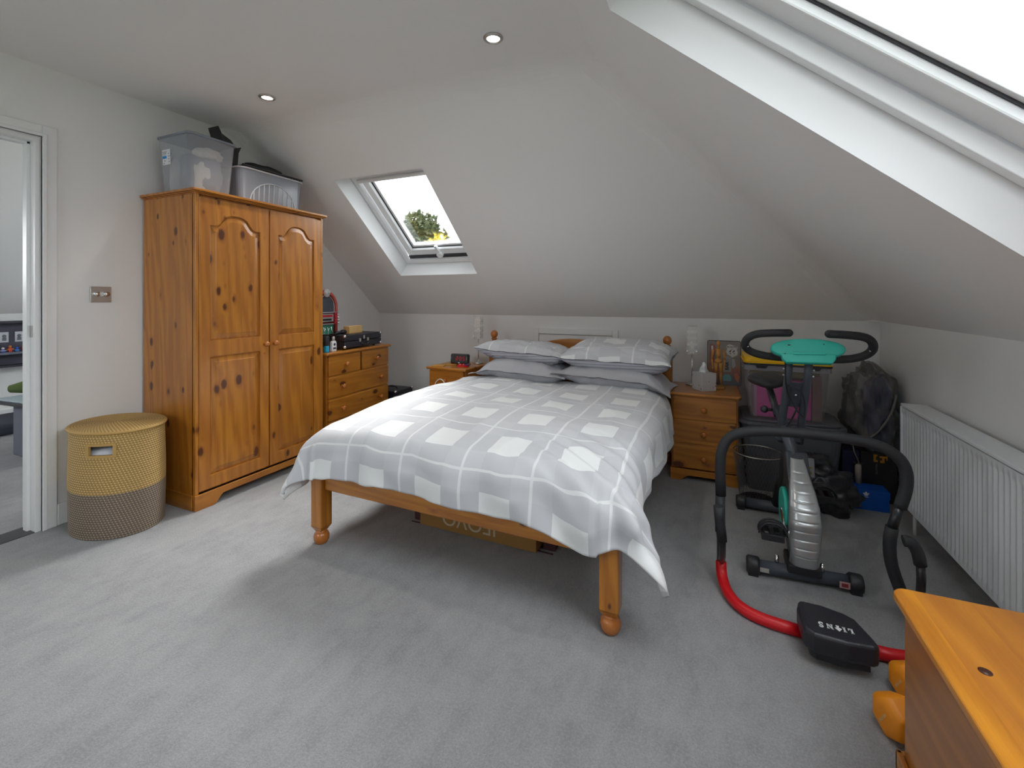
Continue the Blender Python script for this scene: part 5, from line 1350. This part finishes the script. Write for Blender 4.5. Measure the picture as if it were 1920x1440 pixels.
# ================================================================== seen through the door
t = thing('grey_cube_bin', (-4.60, 1.87, 0), 'grey felt storage cube in the next room, seen through the doorway', 'storage cube')
MB().box(-.30, .20, -.23, .23, .0, .385).build('felt_body', plain('grey_felt', srgb(105, 110, 122), .9, bump=.3, bscale=300), t, world=False, bev=.01)
t = thing('black_tray_table', (-4.75, 1.86, .386), 'black edged glass tray lying on the grey cube in the next room', 'tray', None, R(4))
MB().box(-.42, .25, -.25, .25, 0, .022).build('tray_frame', M['black'], t, world=False, bev=.004)
MB().box(-.39, .22, -.22, .22, .022, .030).build('glass_top', plain('pale_glass', srgb(190, 205, 215), .12), t, world=False)
t = thing('toy_carrot', (-5.02, 1.90, .418), 'dark green knitted toy with a red end on the tray in the next room', 'toy', None, R(40))
m = MB(); m.tube([(-.26, 0, .045), (-.15, 0, .06), (0, .0, .05), (.08, 0, .03)], [.03, .055, .04, .02], 14); m.build('green_body', plain('olive_knit', srgb(80, 98, 48), .9), t, world=False)
m = MB(); m.tube([(.08, 0, .03), (.16, .02, .02), (.24, .01, .02)], [.016, .02, .012], 10); m.build('red_end', plain('brick_red', srgb(170, 70, 50), .8), t, world=False)
t = thing('floor_cushion', (-5.95, 2.02, 0), 'dark grey flat cushion on the carpet of the next room', 'cushion')
MB().box(-.25, .32, -.5, .28, 0, .10).build('cushion_body', plain('slate_cloth', srgb(52, 55, 68), .9), t, world=False, bev=.03, bs=3)
t = thing('toy_display', (XF, 2.05, .53), 'dark wall cubby of small coloured toys on the far wall of the next room', 'shelf')
dk = plain('aubergine_panel', srgb(70, 68, 84), .6)
MB().box(0, .012, -.65, .65, 0, .45).build('back_panel', dk, t, world=False)
m = MB(); m.box(.012, .11, -.65, .65, 0, .02); m.box(.012, .11, -.65, .65, .43, .45); m.box(.012, .11, -.65, -.63, 0, .45); m.box(.012, .11, .63, .65, 0, .45); m.build('frame', plain('dark_frame_b', srgb(50, 48, 60), .6), t, world=False)
MB().box(.012, .11, -.63, .63, .125, .145).build('shelf', plain('slate_shelf', srgb(105, 108, 125), .6), t, world=False)
for i, y in enumerate((-.42, -.02, .085)):
    cd_ = MB().box(.013, .018, y, y+.06, .24, .34).build('picture_card', plain('card_white', srgb(195, 198, 205), .6), t, world=False)
    m = MB(); m.ball((.019, y+.03, .30), .016, 10, (.2, 1, 1)); m.box(.018, .0195, y+.015, y+.045, .255, .285); childw(m.build('card_drawing', plain('card_grey', srgb(110, 112, 120), .6), t, world=False), cd_)
rr = random.Random(7); cols = [srgb(50, 90, 190), srgb(200, 60, 50), srgb(220, 220, 225), srgb(215, 130, 50), srgb(60, 140, 200), srgb(150, 45, 55)]
cm = [plain('toy_paint_%s' % n_, c, .5) for n_, c in zip(('blue', 'red', 'white', 'orange', 'sky', 'maroon'), cols)]
for i in range(7):
    y = -.06+i*.048; h = rr.uniform(.035, .085); k = (3, 0, 1, 4, 5, 2, 1)[i]
    nm = ('blue', 'red', 'white', 'orange', 'sky blue', 'maroon')
    tt = thing('toy_figure', (XF+.06, 2.05+y, .53+.1455), 'tiny %s toy figure with a %s head in the far cubby' % (nm[k], nm[(k+2) % 6 if i < 6 else 0]), 'toy', 'toys in the far wall cubby')
    m = MB(); m.box(-.012, .012, -.014, .014, 0, h*.6); m.build('body', cm[k], tt, world=False, bev=.004)
    m = MB(); m.ball((0, 0, h*.6+.012), .012, 10); m.box(-.02, .02, -.022, .022, h*.35, h*.45); m.build('head', cm[(k+2) % 6 if i < 6 else 0], tt, world=False)

# ================================================================== outside the roof window
N = NT('grass'); N.set(color=N.mix(N.noise(N.obj(), .2, 4), (.05, .09, .02, 1), (.12, .15, .05, 1)), rough=1)
tag(MB().box(-120, 120, -60, 160, -6.2, -6).build('ground', N.mat), kind='structure')
def tree(name, label, x, y, blobs, n, cols, seed, leaf=.13):
    t = thing(name, (x, y, -6), label, 'tree')
    rr = random.Random(seed)
    top = max(b[2]+b[5]*.6 for b in blobs)
    m = MB(); m.tube([(0, 0, 0), (.1, 0, 3), (0, .1, top-1.2)], [.28, .2, .05], 10)
    for b in blobs[:8]: m.tube([(0, 0, b[2]-1.2 if b[2] > 3 else 1), (b[0], b[1], b[2])], [.07, .02], 6)
    m.build('trunk', plain('bark_'+name, (.07, .045, .03, 1), .9), t, world=False)
    N = NT('foliage_'+name); o = N.obj(); f = N.noise(o, 1.6, 4); N.set(color=N.mix(f, cols[0], cols[1]), rough=.8)
    m = MB(); tot = sum(b[3]*b[4]*b[5] for b in blobs)
    for b in blobs:
        for k in range(int(n*b[3]*b[4]*b[5]/tot)):
            while True:
                p = Vector((rr.uniform(-1, 1), rr.uniform(-1, 1), rr.uniform(-1, 1)))
                if .35 < p.length < 1: break
            c = Vector((b[0]+p.x*b[3], b[1]+p.y*b[4], b[2]+p.z*b[5]))
            c += Vector((noise.noise(c*.9), noise.noise(c*.9+Vector((9, 0, 0))), noise.noise(c*.9+Vector((0, 9, 0)))))*.35
            d = Vector((rr.uniform(-1, 1), rr.uniform(-1, 1), rr.uniform(-.4, 1))).normalized()*leaf*rr.uniform(.6, 1.5); e = d.orthogonal().normalized()*leaf*rr.uniform(.25, .5)
            m.face([m.bm.verts.new(c-e), m.bm.verts.new(c+d*.5-e*.2), m.bm.verts.new(c+d), m.bm.verts.new(c+e)])
    o = m.build('foliage', N.mat, t, world=False, recalc=False); o['kind'] = 'stuff'
    return t
rb = random.Random(3)
bl = [(0, 0, 10.6, 1.1, 1.0, 1.2), (-.7, 0, 9.8, 1.0, 1, 1.3), (.7, .2, 9.9, .9, 1, 1.2), (-1.1, 0, 8.6, 1.0, 1.2, 1.6), (1.0, 0, 8.6, 1.1, 1.2, 1.5), (0, -.3, 8.0, 1.8, 1.2, 2.0), (1.6, 0, 7.4, .9, .9, 1.2)]
tree('conifer_tree', 'dark green bushy conifer outside the small roof window', -14.2, 20.2, bl, 16000, ((.03, .045, .018, 1), (.11, .12, .045, 1)), 5, .26)
bl = [(0, 0, 8.85, .55, .5, .55), (-.45, 0, 8.4, .45, .5, .5), (.45, 0, 8.4, .5, .5, .6), (-.1, 0, 7.9, .9, .6, .8), (.7, .1, 8.6, .22, .3, .4), (0, 0, 7.0, 1.2, .8, 1.2)]
tree('yellow_shrub_tree', 'yellow green flowering tree in front of the conifer outside the roof window', -8.72, 13.2, bl, 9000, ((.30, .26, .02, 1), (.62, .48, .05, 1)), 9, .11)
